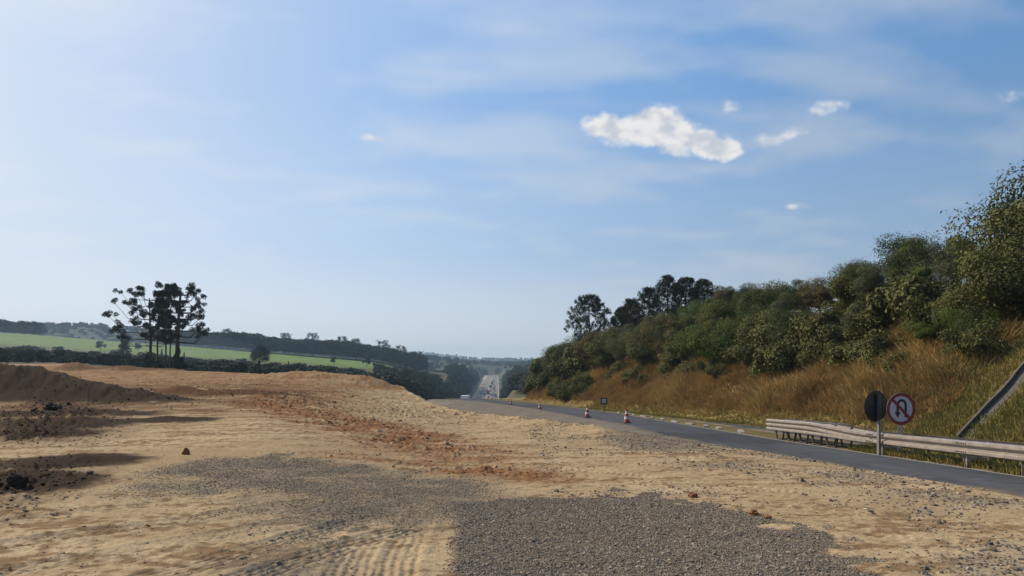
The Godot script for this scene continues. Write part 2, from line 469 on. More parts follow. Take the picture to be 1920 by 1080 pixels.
func build_ground() -> void:
	var angles := PackedFloat32Array()
	var a := -180.0
	while a < 180.01:
		angles.append(deg_to_rad(a))
		a += 0.1 if absf(a + 0.001) < 41.9 else 6.9
	var radii := PackedFloat32Array([0.0, 0.8, 1.6, 2.4, 3.1, 3.7])
	var r := 4.2
	while r < 186.0:
		radii.append(r)
		r += minf(maxf(r * r / 2100.0, 0.016), 0.0125 * r if r < 80.0 else 0.02 * r)
	var na := angles.size()
	var nr := radii.size()
	var v := PackedVector3Array()
	var c := PackedColorArray()
	v.resize(na * nr)
	c.resize(na * nr)
	var zone := PackedByteArray()
	zone.resize(na * nr)
	for j in nr:
		var rad := radii[j]
		for k in na:
			var x := rad * sin(angles[k])
			var d := rad * cos(angles[k])
			var o := j * na + k
			v[o] = Vector3(x, ground(x, d), -d)
			if x > look(t_foot, d):
				zone[o] = 1
				c[o] = bank_color(x, d)
			else:
				c[o] = dirt_color(x, d)
				if rad > 140.0:
					c[o] = c[o].lerp(far_color(x, d), smoothstep(140.0, 175.0, rad))
	var nrm := grid_normals(v, na, nr)
	var di := PackedInt32Array()
	var bi := PackedInt32Array()
	for j in nr - 1:
		for k in na - 1:
			var o := j * na + k
			var q := PackedInt32Array([o, o + na, o + na + 1, o, o + na + 1, o + 1])
			if zone[o] == 1:
				bi.append_array(q)
			else:
				di.append_array(q)
	var gm := vmat(0.97)
	gm.metallic_specular = 0.15
	gm.albedo_texture = noise_tex(0.02, 5, 5, 0.86, 1.0)
	gm.normal_enabled = true
	gm.normal_texture = noise_tex(0.035, 5, 6, 0, 1, true, 5.0)
	gm.normal_scale = 0.7
	gm.uv1_triplanar = true
	gm.uv1_world_triplanar = true
	gm.uv1_scale = Vector3(0.9, 0.9, 0.9)
	structure("ground", amesh(v, c, di, nrm), gm)
	structure("hillside", amesh(v, c, bi, nrm), vmat())
	# farther land, down into the valley and up to the ridges
	angles = PackedFloat32Array()
	a = -84.0
	while a < 84.01:
		angles.append(deg_to_rad(a))
		a += 0.25 if absf(a + 0.001) < 45.0 else 3.0
	radii = PackedFloat32Array()
	r = 180.0
	while r < 3800.0:
		radii.append(r)
		r *= 1.022
	na = angles.size()
	nr = radii.size()
	v = PackedVector3Array()
	c = PackedColorArray()
	for j in nr:
		for k in na:
			var x := radii[j] * sin(angles[k])
			var d := radii[j] * cos(angles[k])
			v.append(Vector3(x, ground(x, d) - (0.3 if j == 0 else 0.0), -d))
			c.append(far_color(x, d))
	var fi := PackedInt32Array()
	for j in nr - 1:
		for k in na - 1:
			var o := j * na + k
			fi.append_array(PackedInt32Array([o, o + na, o + na + 1, o, o + na + 1, o + 1]))
	structure("hills", amesh(v, c, fi, grid_normals(v, na, nr)), vmat())

func grid_normals(v: PackedVector3Array, na: int, nr: int) -> PackedVector3Array:
	var nrm := PackedVector3Array()
	nrm.resize(v.size())
	for j in nr:
		for k in na:
			var ax := v[j * na + mini(k + 1, na - 1)] - v[j * na + maxi(k - 1, 0)]
			var ar := v[mini(j + 1, nr - 1) * na + k] - v[maxi(j - 1, 0) * na + k]
			var n := ar.cross(ax)
			n = n.normalized() if n.length_squared() > 1e-12 else Vector3.UP
			nrm[j * na + k] = n if n.y > 0.0 else -n
	return nrm

# a strip of paving between two edges, laid on the carriageway's height
func strip(left: Callable, right: Callable, from: float, to: float, lift: float, across: int, step: float) -> ArrayMesh:
	var v := PackedVector3Array()
	var idx := PackedInt32Array()
	var d := from
	var rows := 0
	while d <= to + 0.001:
		for k in across + 1:
			var x := lerpf(left.call(d), right.call(d), float(k) / across)
			v.append(Vector3(x, look(t_road, d) + lift, -d))
		rows += 1
		d += maxf(step, absf(d) * 0.012)
	for j in rows - 1:
		for k in across:
			var o := j * (across + 1) + k
			idx.append_array(PackedInt32Array([o, o + across + 1, o + across + 2, o, o + across + 2, o + 1]))
	var c := PackedColorArray()
	if across > 2:
		for p in v:
			# worn surface: repaired patches, wheel paths and sand carried over the edge
			var x := p.x
			var dd := -p.z
			var col := Color(0.072, 0.077, 0.088) * (1.0 + 0.3 * n_mid.get_noise_2d(x * 0.8, dd * 0.12) + 0.22 * n_small.get_noise_2d(x, dd * 0.25))
			if n_mid.get_noise_2d(x * 0.15 + 50.0, dd * 0.15) > 0.28:
				col *= 0.72
			var edge: float = x - float(left.call(dd))
			var sand := clampf((1.0 - edge / 0.75) * 0.9 + 0.9 * n_small.get_noise_2d(x * 0.7, dd * 0.35) + 0.4 * n_mid.get_noise_2d(x, dd * 0.5), 0.0, 0.85) * smoothstep(1.3, 0.3, edge)
			c.append(col.lerp(TAN * 0.8, sand))
	return amesh(v, c, idx, grid_normals(v, across + 1, rows))

func build_roads() -> void:
	var asphalt := vmat(0.9)
	asphalt.albedo_texture = noise_tex(0.012, 5, 21, 0.78, 1.0)
	asphalt.normal_enabled = true
	asphalt.normal_texture = noise_tex(0.12, 3, 22, 0, 1, true, 2.0)
	asphalt.normal_scale = 0.4
	asphalt.uv1_triplanar = true
	asphalt.uv1_world_triplanar = true
	asphalt.uv1_scale = Vector3(0.35, 0.35, 0.35)
	var road := structure("road", strip(func(d): return look(t_left, d) - 0.4, func(d): return look(t_right, d), -28, 168, 0.0, 26, 0.16), asphalt)
	road.set_meta("label", "dark asphalt lane beside the sand")
	structure("road", strip(func(d): return look(t_right, d) + 1.45, func(d): return look(t_foot, d) - 0.85, -28, 66, -0.01, 12, 0.4), asphalt)
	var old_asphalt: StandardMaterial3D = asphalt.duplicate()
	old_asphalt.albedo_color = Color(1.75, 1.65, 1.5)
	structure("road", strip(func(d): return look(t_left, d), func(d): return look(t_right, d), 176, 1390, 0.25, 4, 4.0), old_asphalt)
	var paint := mat(Color(0.55, 0.54, 0.5), 0.8)
	# worn edge lines: on the near lane beside the rail, and the far highway's lines
	structure("road_marking", strip(func(d): return look(t_right, d) - 0.14, func(d): return look(t_right, d) - 0.04, -20, 60, 0.006, 1, 0.7), mat(Color(0.20, 0.20, 0.195), 0.85))
	for k in 3:
		var f: float = [0.03, 0.52, 0.97][k]
		structure("road_marking", strip(func(d): return lerpf(look(t_left, d), look(t_right, d), f), func(d): return lerpf(look(t_left, d), look(t_right, d), f) + 0.35, 480, 1300, 0.33, 1, 4.0), paint)

# ------------------------------------------------------------------ sky
const SUN_AZ := -61.0
const SUN_EL := 38.0

func sun_dir() -> Vector3:
	var az := deg_to_rad(SUN_AZ)
	var el := deg_to_rad(SUN_EL)
	return Vector3(sin(az) * cos(el), sin(el), -cos(az) * cos(el))

func build_sky() -> ImageTexture:
	var w := 768
	var h := 384
	var im := Image.create(w + 16, h, false, Image.FORMAT_RGBF)
	var sun := sun_dir()
	var cir := noise(FastNoiseLite.TYPE_SIMPLEX_SMOOTH, 1.0, 5, 77)
	var ks := [0.0, 3.0, 9.0, 20.0, 45.0, 90.0]
	var cs := [Color(0.93, 0.96, 0.98), Color(0.72, 0.82, 0.92), Color(0.40, 0.61, 0.89), Color(0.20, 0.43, 0.82), Color(0.125, 0.31, 0.68), Color(0.095, 0.25, 0.58)]
	for j in h:
		var el := PI * (0.5 - (j + 0.5) / h)
		var e := maxf(rad_to_deg(el), 0.0)
		var b := cs[5] as Color
		for k in 5:
			if e < ks[k + 1]:
				b = cs[k].lerp(cs[k + 1], smoothstep(0.0, 1.0, (e - ks[k]) / (ks[k + 1] - ks[k])) * 0.4 + 0.6 * (e - ks[k]) / (ks[k + 1] - ks[k]))
				break
		for k in w + 16:
			var az := TAU * (k - 8 + 0.5) / w
			if el < -0.01:
				im.set_pixel(k, j, Color(0.30, 0.25, 0.18))
				continue
			var dir := Vector3(sin(az) * cos(el), sin(el), -cos(az) * cos(el))
			var g := rad_to_deg(acos(clampf(dir.dot(sun), -1, 1)))
			var c := b
			var away := 1.0 - 0.34 * smoothstep(42.0, 92.0, g)
			c = c * away
			var glow := exp(-pow(g / 36.0, 2.0))
			c = c.lerp(Color(0.95, 0.97, 1.0), glow * 0.95)
			c += Color(1, 0.96, 0.88) * (exp(-pow(g / 9.0, 1.2)) * 1.6)
			var daz := absf(wrapf(rad_to_deg(az) - SUN_AZ, -180.0, 180.0))
			c = c.lerp(Color(0.92, 0.95, 0.97), 0.62 * exp(-pow(daz / 42.0, 2.0)) * exp(-pow(e / 24.0, 2.0)))
			# thin high cloud in streaks
			var p := Vector2(dir.x, -dir.z) / (dir.y + 0.12)
			var n1 := cir.get_noise_2d(p.x * 1.0 + p.y * 0.5, p.y * 2.4 - p.x * 0.5)
			var n2 := cir.get_noise_2d(p.x * 0.35 + 40.0, p.y * 0.25 + 9.0)
			var ci := clampf((n1 * 0.95 + n2 * 0.8 - 0.14), 0.0, 0.6) * smoothstep(1.0, 9.0, e)
			c = c.lerp(Color(0.82, 0.86, 0.90) * lerpf(0.72, 1.0, smoothstep(90.0, 30.0, g)), ci * 0.6)
			im.set_pixel(k, j, c)
	im.resize(3072 + 64, 1536, Image.INTERPOLATE_CUBIC)
	im = im.get_region(Rect2i(32, 0, 3072, 1536))
	# small fair-weather clouds: bearing tangent, height tangent, half width, half height, weight
	var puff := noise(FastNoiseLite.TYPE_SIMPLEX_SMOOTH, 1.0, 5, 5)
	var clouds := [
		[[0.118, 0.322, 0.030, 0.018, 1.0], [0.150, 0.314, 0.040, 0.024, 1.0], [0.190, 0.325, 0.038, 0.028, 1.0], [0.205, 0.318, 0.040, 0.032, 1.0], [0.235, 0.302, 0.045, 0.026, 1.0], [0.270, 0.294, 0.036, 0.020, 1.0], [0.290, 0.288, 0.022, 0.016, 1.0]],
		[[0.293, 0.347, 0.020, 0.010, 0.55]],
		[[0.345, 0.302, 0.028, 0.011, 0.6], [0.375, 0.312, 0.026, 0.011, 0.5], [0.392, 0.318, 0.016, 0.008, 0.3]],
		[[0.415, 0.345, 0.022, 0.012, 0.6], [0.442, 0.350, 0.018, 0.010, 0.4]],
		[[0.384, 0.214, 0.024, 0.0065, 0.7]],
		[[-0.192, 0.307, 0.016, 0.0055, 0.7], [-0.178, 0.305, 0.014, 0.004, 0.5]],
		[[0.672, 0.361, 0.026, 0.013, 0.4]]]
	for turn in [0.0, 76.0, 141.0, 205.0, 288.0]:
		for g in clouds:
			var lo := Vector2(1e9, 1e9)
			var hi := -lo
			for q in g:
				lo = lo.min(Vector2(q[0] - q[2] * 2.0, q[1] - q[3] * 2.2))
				hi = hi.max(Vector2(q[0] + q[2] * 2.0, q[1] + q[3] * 2.2))
			var k0 := int((atan(lo.x) / TAU + 0.5) * 3072)
			var k1 := int((atan(hi.x) / TAU + 0.5) * 3072) + 1
			var j0 := int((0.5 - atan(hi.y) / PI) * 1536)
			var j1 := int((0.5 - atan(lo.y * 0.8) / PI) * 1536) + 1
			for j in range(j0, j1):
				var el := PI * (0.5 - (j + 0.5) / 1536.0)
				for k in range(k0, k1):
					var az := TAU * ((k + 0.5) / 3072.0 - 0.5)
					var x := tan(az)
					var y := tan(el) / cos(az)
					var wx := x + 0.006 * puff.get_noise_2d(x * 26.0 + turn, y * 34.0)
					var wy := y + 0.005 * puff.get_noise_2d(x * 30.0 + 50.0 + turn, y * 40.0)
					var den := 0.0
					var core := 0.0
					for q in g:
						var ex: float = (wx - q[0]) / q[2]
						var ey: float = (wy - q[1]) / q[3]
						var b := maxf(0.0, 1.0 - (ex * ex + ey * ey) * 0.62)
						den += b * b * float(q[4])
						core = maxf(core, q[4])
					var nz := puff.get_noise_2d(x * 52.0 + turn * 3.0, y * 78.0)
					var big_edge := puff.get_noise_2d(x * 21.0 + 70.0 + turn, y * 40.0)
					var fine := puff.get_noise_2d(x * 150.0 + 20.0 + turn, y * 200.0)
					var al := smoothstep(0.06, 1.3, den * 1.45 + nz * 0.50 + big_edge * 0.55 + fine * 0.26) * smoothstep(0.0, 0.45, den)
					if al <= 0.0:
						continue
					al *= lerpf(0.5, 0.97, core)
					var kk := posmod(k + 1536 + int(turn / 360.0 * 3072), 3072)
					var under := im.get_pixel(kk, j)
					var thick := clampf(den - 0.5 + nz * 0.9, 0.0, 1.0)
					var big := puff.get_noise_2d(x * 17.0 + turn, y * 30.0) - puff.get_noise_2d((x - 0.016) * 17.0 + turn, (y + 0.014) * 30.0)
					var lit := clampf(0.62 + 1.5 * big + 0.35 * nz + 0.3 * fine, 0.0, 1.0)
					var white := Color(0.54, 0.585, 0.66).lerp(Color(0.87, 0.86, 0.85), clampf(lit * 0.9 + 0.25 - 0.2 * thick, 0.0, 1.0))
					im.set_pixel(kk, j, under.lerp(white, al))
	return ImageTexture.create_from_image(im)

# ------------------------------------------------------------------ plants
func leaf(b: Bag, at: Vector3, n: Vector3, size: float, col: Color, slim := 0.55) -> void:
	var side := n.cross(rdir()).normalized()
	var up := n.cross(side).normalized()
	b.quad(at - up * size * 0.5, at + side * size * 0.5 * slim + n * size * 0.08, at + up * size * 0.5, at - side * size * 0.5 * slim + n * size * 0.08, col)

func crown_mesh(width: float, low: float, high: float, clumps: int, leaves: int, size: float, c0: Color, c1: Color, round_ := 1.0) -> ArrayMesh:
	# leaf sprays in clumps spread through the crown's volume; the leaf colour differs from spray to spray at random, whatever its height
	var b := Bag.new()
	var mid := (low + high) * 0.5
	var half := (high - low) * 0.5
	var at := []
	for k in clumps:
		var p := rdir() * pow(rng.randf(), 0.4)
		var taper := 1.0 - 0.35 * maxf(p.y, 0.0) * round_
		at.append([Vector3(p.x * width * 0.42 * taper, mid + p.y * half * 0.80, p.z * width * 0.42 * taper), width * rnd(0.10, 0.23), rng.randf()])
	for k in leaves:
		var q: Array = at[k % clumps]
		var n := rdir()
		var p: Vector3 = q[0] + n * Vector3(1.0, 0.8, 1.0) * float(q[1]) * ((0.4 + 0.65 * sqrt(rng.randf())) if k % 7 else rnd(0.95, 1.4))
		var face := (n + Vector3(0, 0.5, 0) + rdir() * 0.9).normalized()
		leaf(b, p, face, size * rnd(0.7, 1.4), c0.lerp(c1, clampf(float(q[2]) * 0.75 + rnd(-0.2, 0.35), 0.0, 1.0)))
	return b.done()

func trunk_mesh(high: float, rad: float, limbs: int, spread: float, lean := Vector3.ZERO, col := Color(0.10, 0.075, 0.055)) -> ArrayMesh:
	var b := Bag.new()
	var pts := []
	var rad_ := []
	for k in 6:
		var f := k / 5.0
		pts.append(Vector3(rnd(-1, 1) * rad * 0.6 * f, high * f - 0.25, rnd(-1, 1) * rad * 0.6 * f) + lean * f * f)
		rad_.append(rad * (1.25 - 0.95 * f) * (1.25 if k == 0 else 1.0))
	b.tube(pts, rad_, 7, col)
	for k in limbs:
		var f := rnd(0.35, 0.9)
		var from := (pts[int(f * 5)] as Vector3).lerp(pts[int(f * 5) + 1], f * 5 - int(f * 5))
		var ang := rnd(0, TAU)
		var out := Vector3(cos(ang), 0, sin(ang)) * spread * rnd(0.5, 1.0)
		var to := from + out + Vector3(0, spread * rnd(0.4, 0.9), 0)
		b.tube([from, from.lerp(to, 0.5) + Vector3(0, -0.08 * spread, 0), to], [rad * 0.4, rad * 0.27, rad * 0.1], 5, col)
	return b.done()

func pine_crown(width: float, low: float, high: float, sprays: int) -> ArrayMesh:
	var b := Bag.new()
	for k in sprays:
		var f := pow(rng.randf(), 0.85)
		var y := lerpf(low, high, f)
		var reach := width * 0.5 * sqrt(clampf(1.05 - f * f, 0.02, 1.0)) * rnd(0.35, 1.0) * (0.55 + 0.45 * smoothstep(0.0, 0.25, f))
		var ang := rnd(0, TAU)
		var at := Vector3(cos(ang) * reach, y + reach * 0.18, sin(ang) * reach)
		var rad := rnd(0.28, 0.5)
		var col := Color(0.028, 0.04, 0.02).lerp(Color(0.05, 0.062, 0.028), rng.randf())
		for q in 26:
			var n := rdir()
			leaf(b, at + n * rad * rnd(0.3, 1.0), (n + rdir() * 0.8).normalized(), rnd(0.2, 0.36), col * rnd(0.8, 1.2), 0.32)
	return b.done()

func spire_crown(width: float, high: float, leaves: int) -> ArrayMesh:
	var b := Bag.new()
	for k in leaves:
		var f := pow(rng.randf(), 1.4)
		var ang := rnd(0, TAU)
		var reach := width * 0.5 * (1.02 - f) * rnd(0.5, 1.05) * (0.8 + 0.35 * sin(ang * 3.0 + f * 40.0))
		leaf(b, Vector3(cos(ang) * reach, high * (0.1 + 0.9 * f), sin(ang) * reach), (rdir() + Vector3(0, 0.4, 0)).normalized(), rnd(0.5, 0.9), Color(0.035, 0.05, 0.025) * rnd(0.8, 1.3))
	return b.done()

# candelabra pine: bare trunk, long branches that bend upward, a dark ball of needles at each end
func araucaria(t: Node3D, high: float, rad: float, first: float, whorls: int, reach: float, lean: Vector3, side: Vector3, balls: float, bark: Material, needles: Material) -> void:
	var tb := Bag.new()
	var nb := Bag.new()
	var pts := []
	var rr := []
	for k in 8:
		var f := k / 7.0
		pts.append(Vector3(rnd(-0.08, 0.08), high * f - (0.4 if k == 0 else 0.0), rnd(-0.08, 0.08)) + lean * f * f)
		rr.append(rad * (1.15 - 0.8 * f))
	tb.tube(pts, rr, 8, Color(0.075, 0.055, 0.045))
	for w in whorls:
		var f := lerpf(first, 0.97, w / maxf(whorls - 1.0, 1.0))
		var k := mini(int(f * 7), 6)
		var from := (pts[k] as Vector3).lerp(pts[k + 1], f * 7 - k)
		var n := rng.randi_range(5, 6)
		var a0 := rnd(0, TAU)
		for q in n:
			var ang := a0 + TAU * q / n + rnd(-0.25, 0.25)
			var dir := Vector3(cos(ang), 0, sin(ang))
			var g := (f - first) / (1.0 - first)
			var rch := reach * (1.0 - 0.45 * g * g) * rnd(0.75, 1.08) * (1.0 + 0.5 * maxf(dir.dot(side), -0.7) * side.length())
			var lift := rch * lerpf(0.22, 0.50, g) * rnd(0.7, 1.2)
			var mid := from + dir * rch * 0.6 + Vector3(0, lift * 0.3 - rch * 0.10, 0)
			var end := from + dir * rch + Vector3(0, lift + rch * 0.1, 0)
			tb.tube([from, mid, end], [rad * 0.26, rad * 0.18, rad * 0.10], 5, Color(0.06, 0.045, 0.035))
			var ends := [end, end + Vector3(rnd(-1, 1), rnd(-0.6, 0.5), rnd(-1, 1)) * balls * 1.1]
			if rng.randf() < (0.75 if balls > 0.7 else 0.35):
				ends.append(mid.lerp(end, rnd(0.45, 0.75)) + Vector3(rnd(-0.5, 0.5), balls * 0.6, rnd(-0.5, 0.5)))
			for p in ends:
				var br := balls * rnd(0.62, 1.0)
				for l in 70:
					var nn := rdir()
					leaf(nb, p + nn * Vector3(1.0, 0.85, 1.0) * br * (0.35 + 0.65 * sqrt(rng.randf())), (nn + rdir() * 0.7).normalized(), rnd(0.28, 0.5), Color(0.022, 0.031, 0.018) * rnd(0.75, 1.35), 0.4)
	part("trunk", tb.done(), bark, t)
	part("crown", nb.done(), needles, t)

func plant(called: String, label: String, category: String, group: String, trunk: Mesh, crown: Mesh, bark: Material, green: Material, x: float, d: float, scale_: Vector3, sink := 0.1) -> Node3D:
	var t := thing(called, label, category, Vector3(x, ground(x, d) - sink, -d), rng.randf() * TAU, group)
	t.scale = scale_
	if trunk:
		part("trunk", trunk, bark, t)
	part("crown" if trunk else "foliage", crown, green, t)
	return t

func scatter(called: String, mesh: Mesh, m: Material, places: Array, colors: Array, label: String, category: String) -> MultiMeshInstance3D:
	var mm := MultiMesh.new()
	mm.transform_format = MultiMesh.TRANSFORM_3D
	mm.use_colors = true
	mm.mesh = mesh
	mm.instance_count = places.size()
	for k in places.size():
		mm.set_instance_transform(k, places[k])
		mm.set_instance_color(k, colors[k])
	var o := MultiMeshInstance3D.new()
	o.name = numbered(called)
	o.multimesh = mm
	o.material_override = m
	add_child(o)
	tag(o, label, category, "", "stuff")
	return o

func skyline(u: float) -> float:
	# tangent of the height of the wood's outline, by bearing
	var us := [0.03, 0.05, 0.08, 0.12, 0.17, 0.21, 0.27, 0.30, 0.37, 0.43, 0.46, 0.487, 0.53, 0.60, 0.645, 0.687, 0.75, 1.2]
	var ts := [0.0, 0.028, 0.044, 0.052, 0.066, 0.082, 0.104, 0.110, 0.119, 0.126, 0.150, 0.178, 0.187, 0.181, 0.200, 0.213, 0.226, 0.24]
	for k in us.size() - 1:
		if u < us[k + 1]:
			return lerpf(ts[k], ts[k + 1], clampf((u - us[k]) / (us[k + 1] - us[k]), 0, 1))
	return 0.24

func build_hillside_wood() -> void:
	var bark := vmat(0.95)
	var greens := []
	var crowns := []
	var trunks := []
	var kinds := [
		["broadleaf_tree", "dense dark green tree", Color(0.045, 0.062, 0.018), Color(0.095, 0.115, 0.030)],
		["broadleaf_tree", "loose olive green tree", Color(0.070, 0.078, 0.020), Color(0.150, 0.150, 0.040)],
		["broadleaf_tree", "brownish green drying tree", Color(0.080, 0.070, 0.024), Color(0.165, 0.125, 0.045)],
		["broadleaf_tree", "bright leaf green tree", Color(0.060, 0.092, 0.020), Color(0.130, 0.175, 0.040)],
		["broadleaf_tree", "small leaved grey green tree", Color(0.070, 0.080, 0.040), Color(0.145, 0.150, 0.072)]]
	for k in kinds.size():
		crowns.append([])
		trunks.append([])
		for q in 3:
			crowns[k].append(crown_mesh([4.6, 3.6, 5.2][q], [0.5, 0.3, 1.0][q], 6.0, [19, 13, 24][q], 17000, [0.105, 0.14, 0.125, 0.11, 0.085][k], kinds[k][2], kinds[k][3], [1.0, 1.6, 0.4][q]))
			trunks[k].append(trunk_mesh(4.6, 0.13, 6, 1.3))
	var green := vmat(0.65, 0.28)
	var near_crown := []
	for q in 2:
		near_crown.append(crown_mesh(4.4, 0.4, 6.0, 20 + 6 * q, 36000, 0.075, kinds[q][2], kinds[3 - 2 * q][3], 0.8))
	# five rows up the slope: distance beyond the bank's foot, spacing
	for row in [[5.4, 3.0], [8.8, 3.6], [13.0, 4.2], [18.5, 4.6], [26.0, 5.8]]:
		var d := 20.0 if row[0] > 7.0 else 26.0
		while d < 128.0:
			var dd := d + rnd(-1.0, 1.0)
			var s: float = row[0] + rnd(-1.2, 1.4)
			var x := look(t_foot, dd) + s
			var u := x / dd
			d += row[1] * rnd(0.8, 1.2)
			# the drain's mown strip stays clear
			if u > 0.80 or u < 0.040 or (row[0] < 7.0 and dd < 28.0) or (row[0] < 9.0 and dd < 24.0 + 0.56 * s):
				continue
			var top := EYE + skyline(u) * dd
			var base := ground(x, dd)
			var want: float = top - base
			var hgt: float
			if row[0] > 17.0:
				if want < 3.0:
					continue
				hgt = minf(want * rnd(0.84, 1.10), 12.0)
			else:
				hgt = minf((rnd(4.6, 7.8) if row[0] > 7.0 else rnd(3.4, 5.2)) + 2.2 * smoothstep(60.0, 85.0, dd), maxf(want, 2.2) * rnd(0.70, 1.06))
			if dd < 34.0:
				hgt *= 0.57
			if u > 0.62 and dd >= 34.0:
				hgt *= 0.76
			var pick := rng.randf()
			var k := 0 if pick < 0.32 else 1 if pick < 0.6 else 2 if pick < 0.76 else 3 if pick < 0.86 else 4
			if dd < 36.0:
				k = 0 if pick < 0.45 else 4 if pick < 0.7 else 3
			var q := rng.randi_range(0, 2)
			var sy := hgt / 6.1
			var sx := sy * rnd(0.95, 1.45)
			var zone := "at the wood's lower edge" if row[0] < 7.0 else "inside the wood" if row[0] < 15.0 else "on the crest"
			var where := "above the drain" if dd < 34.0 else "above the guardrail end" if dd < 52.0 else "above the square sign" if dd < 80.0 else "near the lone pine"
			if dd < 34.0:
				plant("broadleaf_tree", "%sfine leaved olive tree %s above the drain" % ["low " if hgt < 3.6 else "tall " if hgt > 5.6 else "", zone], "tree", "trees of the wood on the cut hillside", trunks[k][q], near_crown[rng.randi_range(0, 1)], bark, green, x, dd, Vector3(sx, sy, sx))
				continue
			plant(kinds[k][0], "%s%s %s %s" % ["low " if hgt < 3.6 else "tall " if hgt > 5.6 else "", kinds[k][1], zone, where], "tree", "trees of the wood on the cut hillside", trunks[k][q], crowns[k][q], bark, green, x, dd, Vector3(sx, sy, sx))
	# bushes along the lower edge of the wood
	var bush := []
	for q in 3:
		bush.append(crown_mesh(2.6, 0.0, 2.0, 12 + 5 * q, 5200, 0.10 + 0.03 * q, Color(0.060, 0.068, 0.022), Color(0.145, 0.145, 0.045), 0.5))
	var d2 := 27.0
	while d2 < 112.0:
		var s := rnd(3.4, 4.8) if d2 < 80.0 else rnd(1.2, 4.0)
		var x := look(t_foot, d2) + s
		var k := rnd(0.5, 1.05)
		plant("bush", "%s leafy bush where wood meets dry grass, %s" % ["small" if k < 0.7 else "large" if k > 0.9 else "rounded", "above the drain" if d2 < 34.0 else "above the guardrail's free end" if d2 < 52.0 else "above the square sign" if d2 < 80.0 else "near the lone pine"], "bush", "bushes along the lower edge of the wood", null, bush[rng.randi_range(0, 2)], bark, green, x, d2, Vector3(k, k * rnd(0.8, 1.2), k))
		d2 += rnd(1.6, 3.2)
	for k in 22:
		var d := 29.0 + 36.0 * k / 21.0
		var s := rnd(4.6, 6.8)
		var x := look(t_foot, d) + s
		var q := rnd(0.9, 1.5)
		plant("bush", "%s shrub filling the wood's edge %s" % ["tall" if q > 1.2 else "low" if q < 1.05 else "round", "above the drain" if d < 34.0 else "above the guardrail's free end" if d < 52.0 else "above the square sign"], "bush", "tall shrubs between the first trees", null, bush[rng.randi_range(0, 2)], bark, green, x, d, Vector3(q, q * rnd(0.9, 1.3), q))
	for q in [[5.9, 86.0, 1.25], [3.9, 104.0, 1.6], [5.2, 92.0, 1.0], [7.2, 100.0, 2.2], [5.0, 112.0, 2.4], [9.0, 96.0, 2.2]]:
		plant("bush", "big dark bush beside the road where the wood ends", "bush", "bushes at the far end of the wood", null, bush[rng.randi_range(0, 2)], bark, green, q[0], q[1], Vector3(q[2], q[2] * 1.1, q[2]))
	var fine_bush := crown_mesh(2.6, 0.0, 2.2, 20, 15000, 0.065, Color(0.060, 0.070, 0.022), Color(0.140, 0.140, 0.042), 0.6)
	for q in [[19.4, 28.0, 1.7], [20.8, 30.0, 2.0], [18.6, 29.6, 1.2], [22.0, 27.4, 1.8], [22.8, 29.4, 2.0]]:
		plant("bush", "tall olive bush leaning over the mown strip by the drain", "bush", "bushes above the concrete drain", null, fine_bush, bark, green, q[0], q[1], Vector3(q[2], q[2] * rnd(1.0, 1.3), q[2]))
	# pines standing above the far end of the wood
	var needles := vmat(0.8, 0.1)
	var spots := [[0.104, 106.0, 0.0925, 7.4, 0], [0.160, 104.0, 0.088, 4.6, 1], [0.184, 101.0, 0.103, 4.8, 1], [0.209, 99.0, 0.119, 5.0, 1], [0.234, 98.0, 0.1165, 4.6, 1], [0.257, 97.0, 0.114, 4.8, 1], [0.147, 108.0, 0.076, 4.2, 1]]
	for q in spots:
		var x: float = q[0] * q[1]
		var base := ground(x, q[1])
		var hgt: float = EYE + q[2] * q[1] - base
		var t := thing("pine_tree", "broad dark pine standing alone at the end of the wood" if q[4] == 0 else "tall dark pine rising behind the wood in a close row", "tree", Vector3(x, base - 0.1, -float(q[1])), 0.0, "" if q[4] == 0 else "dark pines in a row")
		part("trunk", trunk_mesh(hgt * 0.92, 0.2, 8, 1.6, Vector3.ZERO, Color(0.07, 0.05, 0.04)), bark, t)
		part("crown", pine_crown(q[3], hgt * (0.34 if q[4] == 0 else 0.25), hgt, 420 if q[4] == 0 else 260), needles, t)

func tuft_mesh(blades: int, high: float, spread: float, width: float, lean: float) -> ArrayMesh:
	var b := Bag.new()
	for k in blades:
		var a := rnd(0, TAU)
		var root := Vector3(cos(a), 0, sin(a)) * spread * sqrt(rng.randf())
		var hh := high * rnd(0.6, 1.15)
		var out := Vector3(cos(a + rnd(-0.8, 0.8)), 0, sin(a + rnd(-0.8, 0.8))) * lean * hh * rnd(0.3, 1.0)
		var side := Vector3(rnd(-1, 1), 0, rnd(-1, 1)).normalized() * width * 0.5
		var mid := root + out * 0.35 + Vector3(0, hh * 0.6, 0)
		var tip := root + out + Vector3(0, hh, 0)
		var t := rnd(0.8, 1.2)
		var col := Color(t, t, t)
		b.quad(root - side + Vector3(0, -0.05, 0), root + side + Vector3(0, -0.05, 0), mid + side * 0.9, mid - side * 0.9, col)
		b.tri(mid - side * 0.9, mid + side * 0.9, tip, col)
	return b.done()

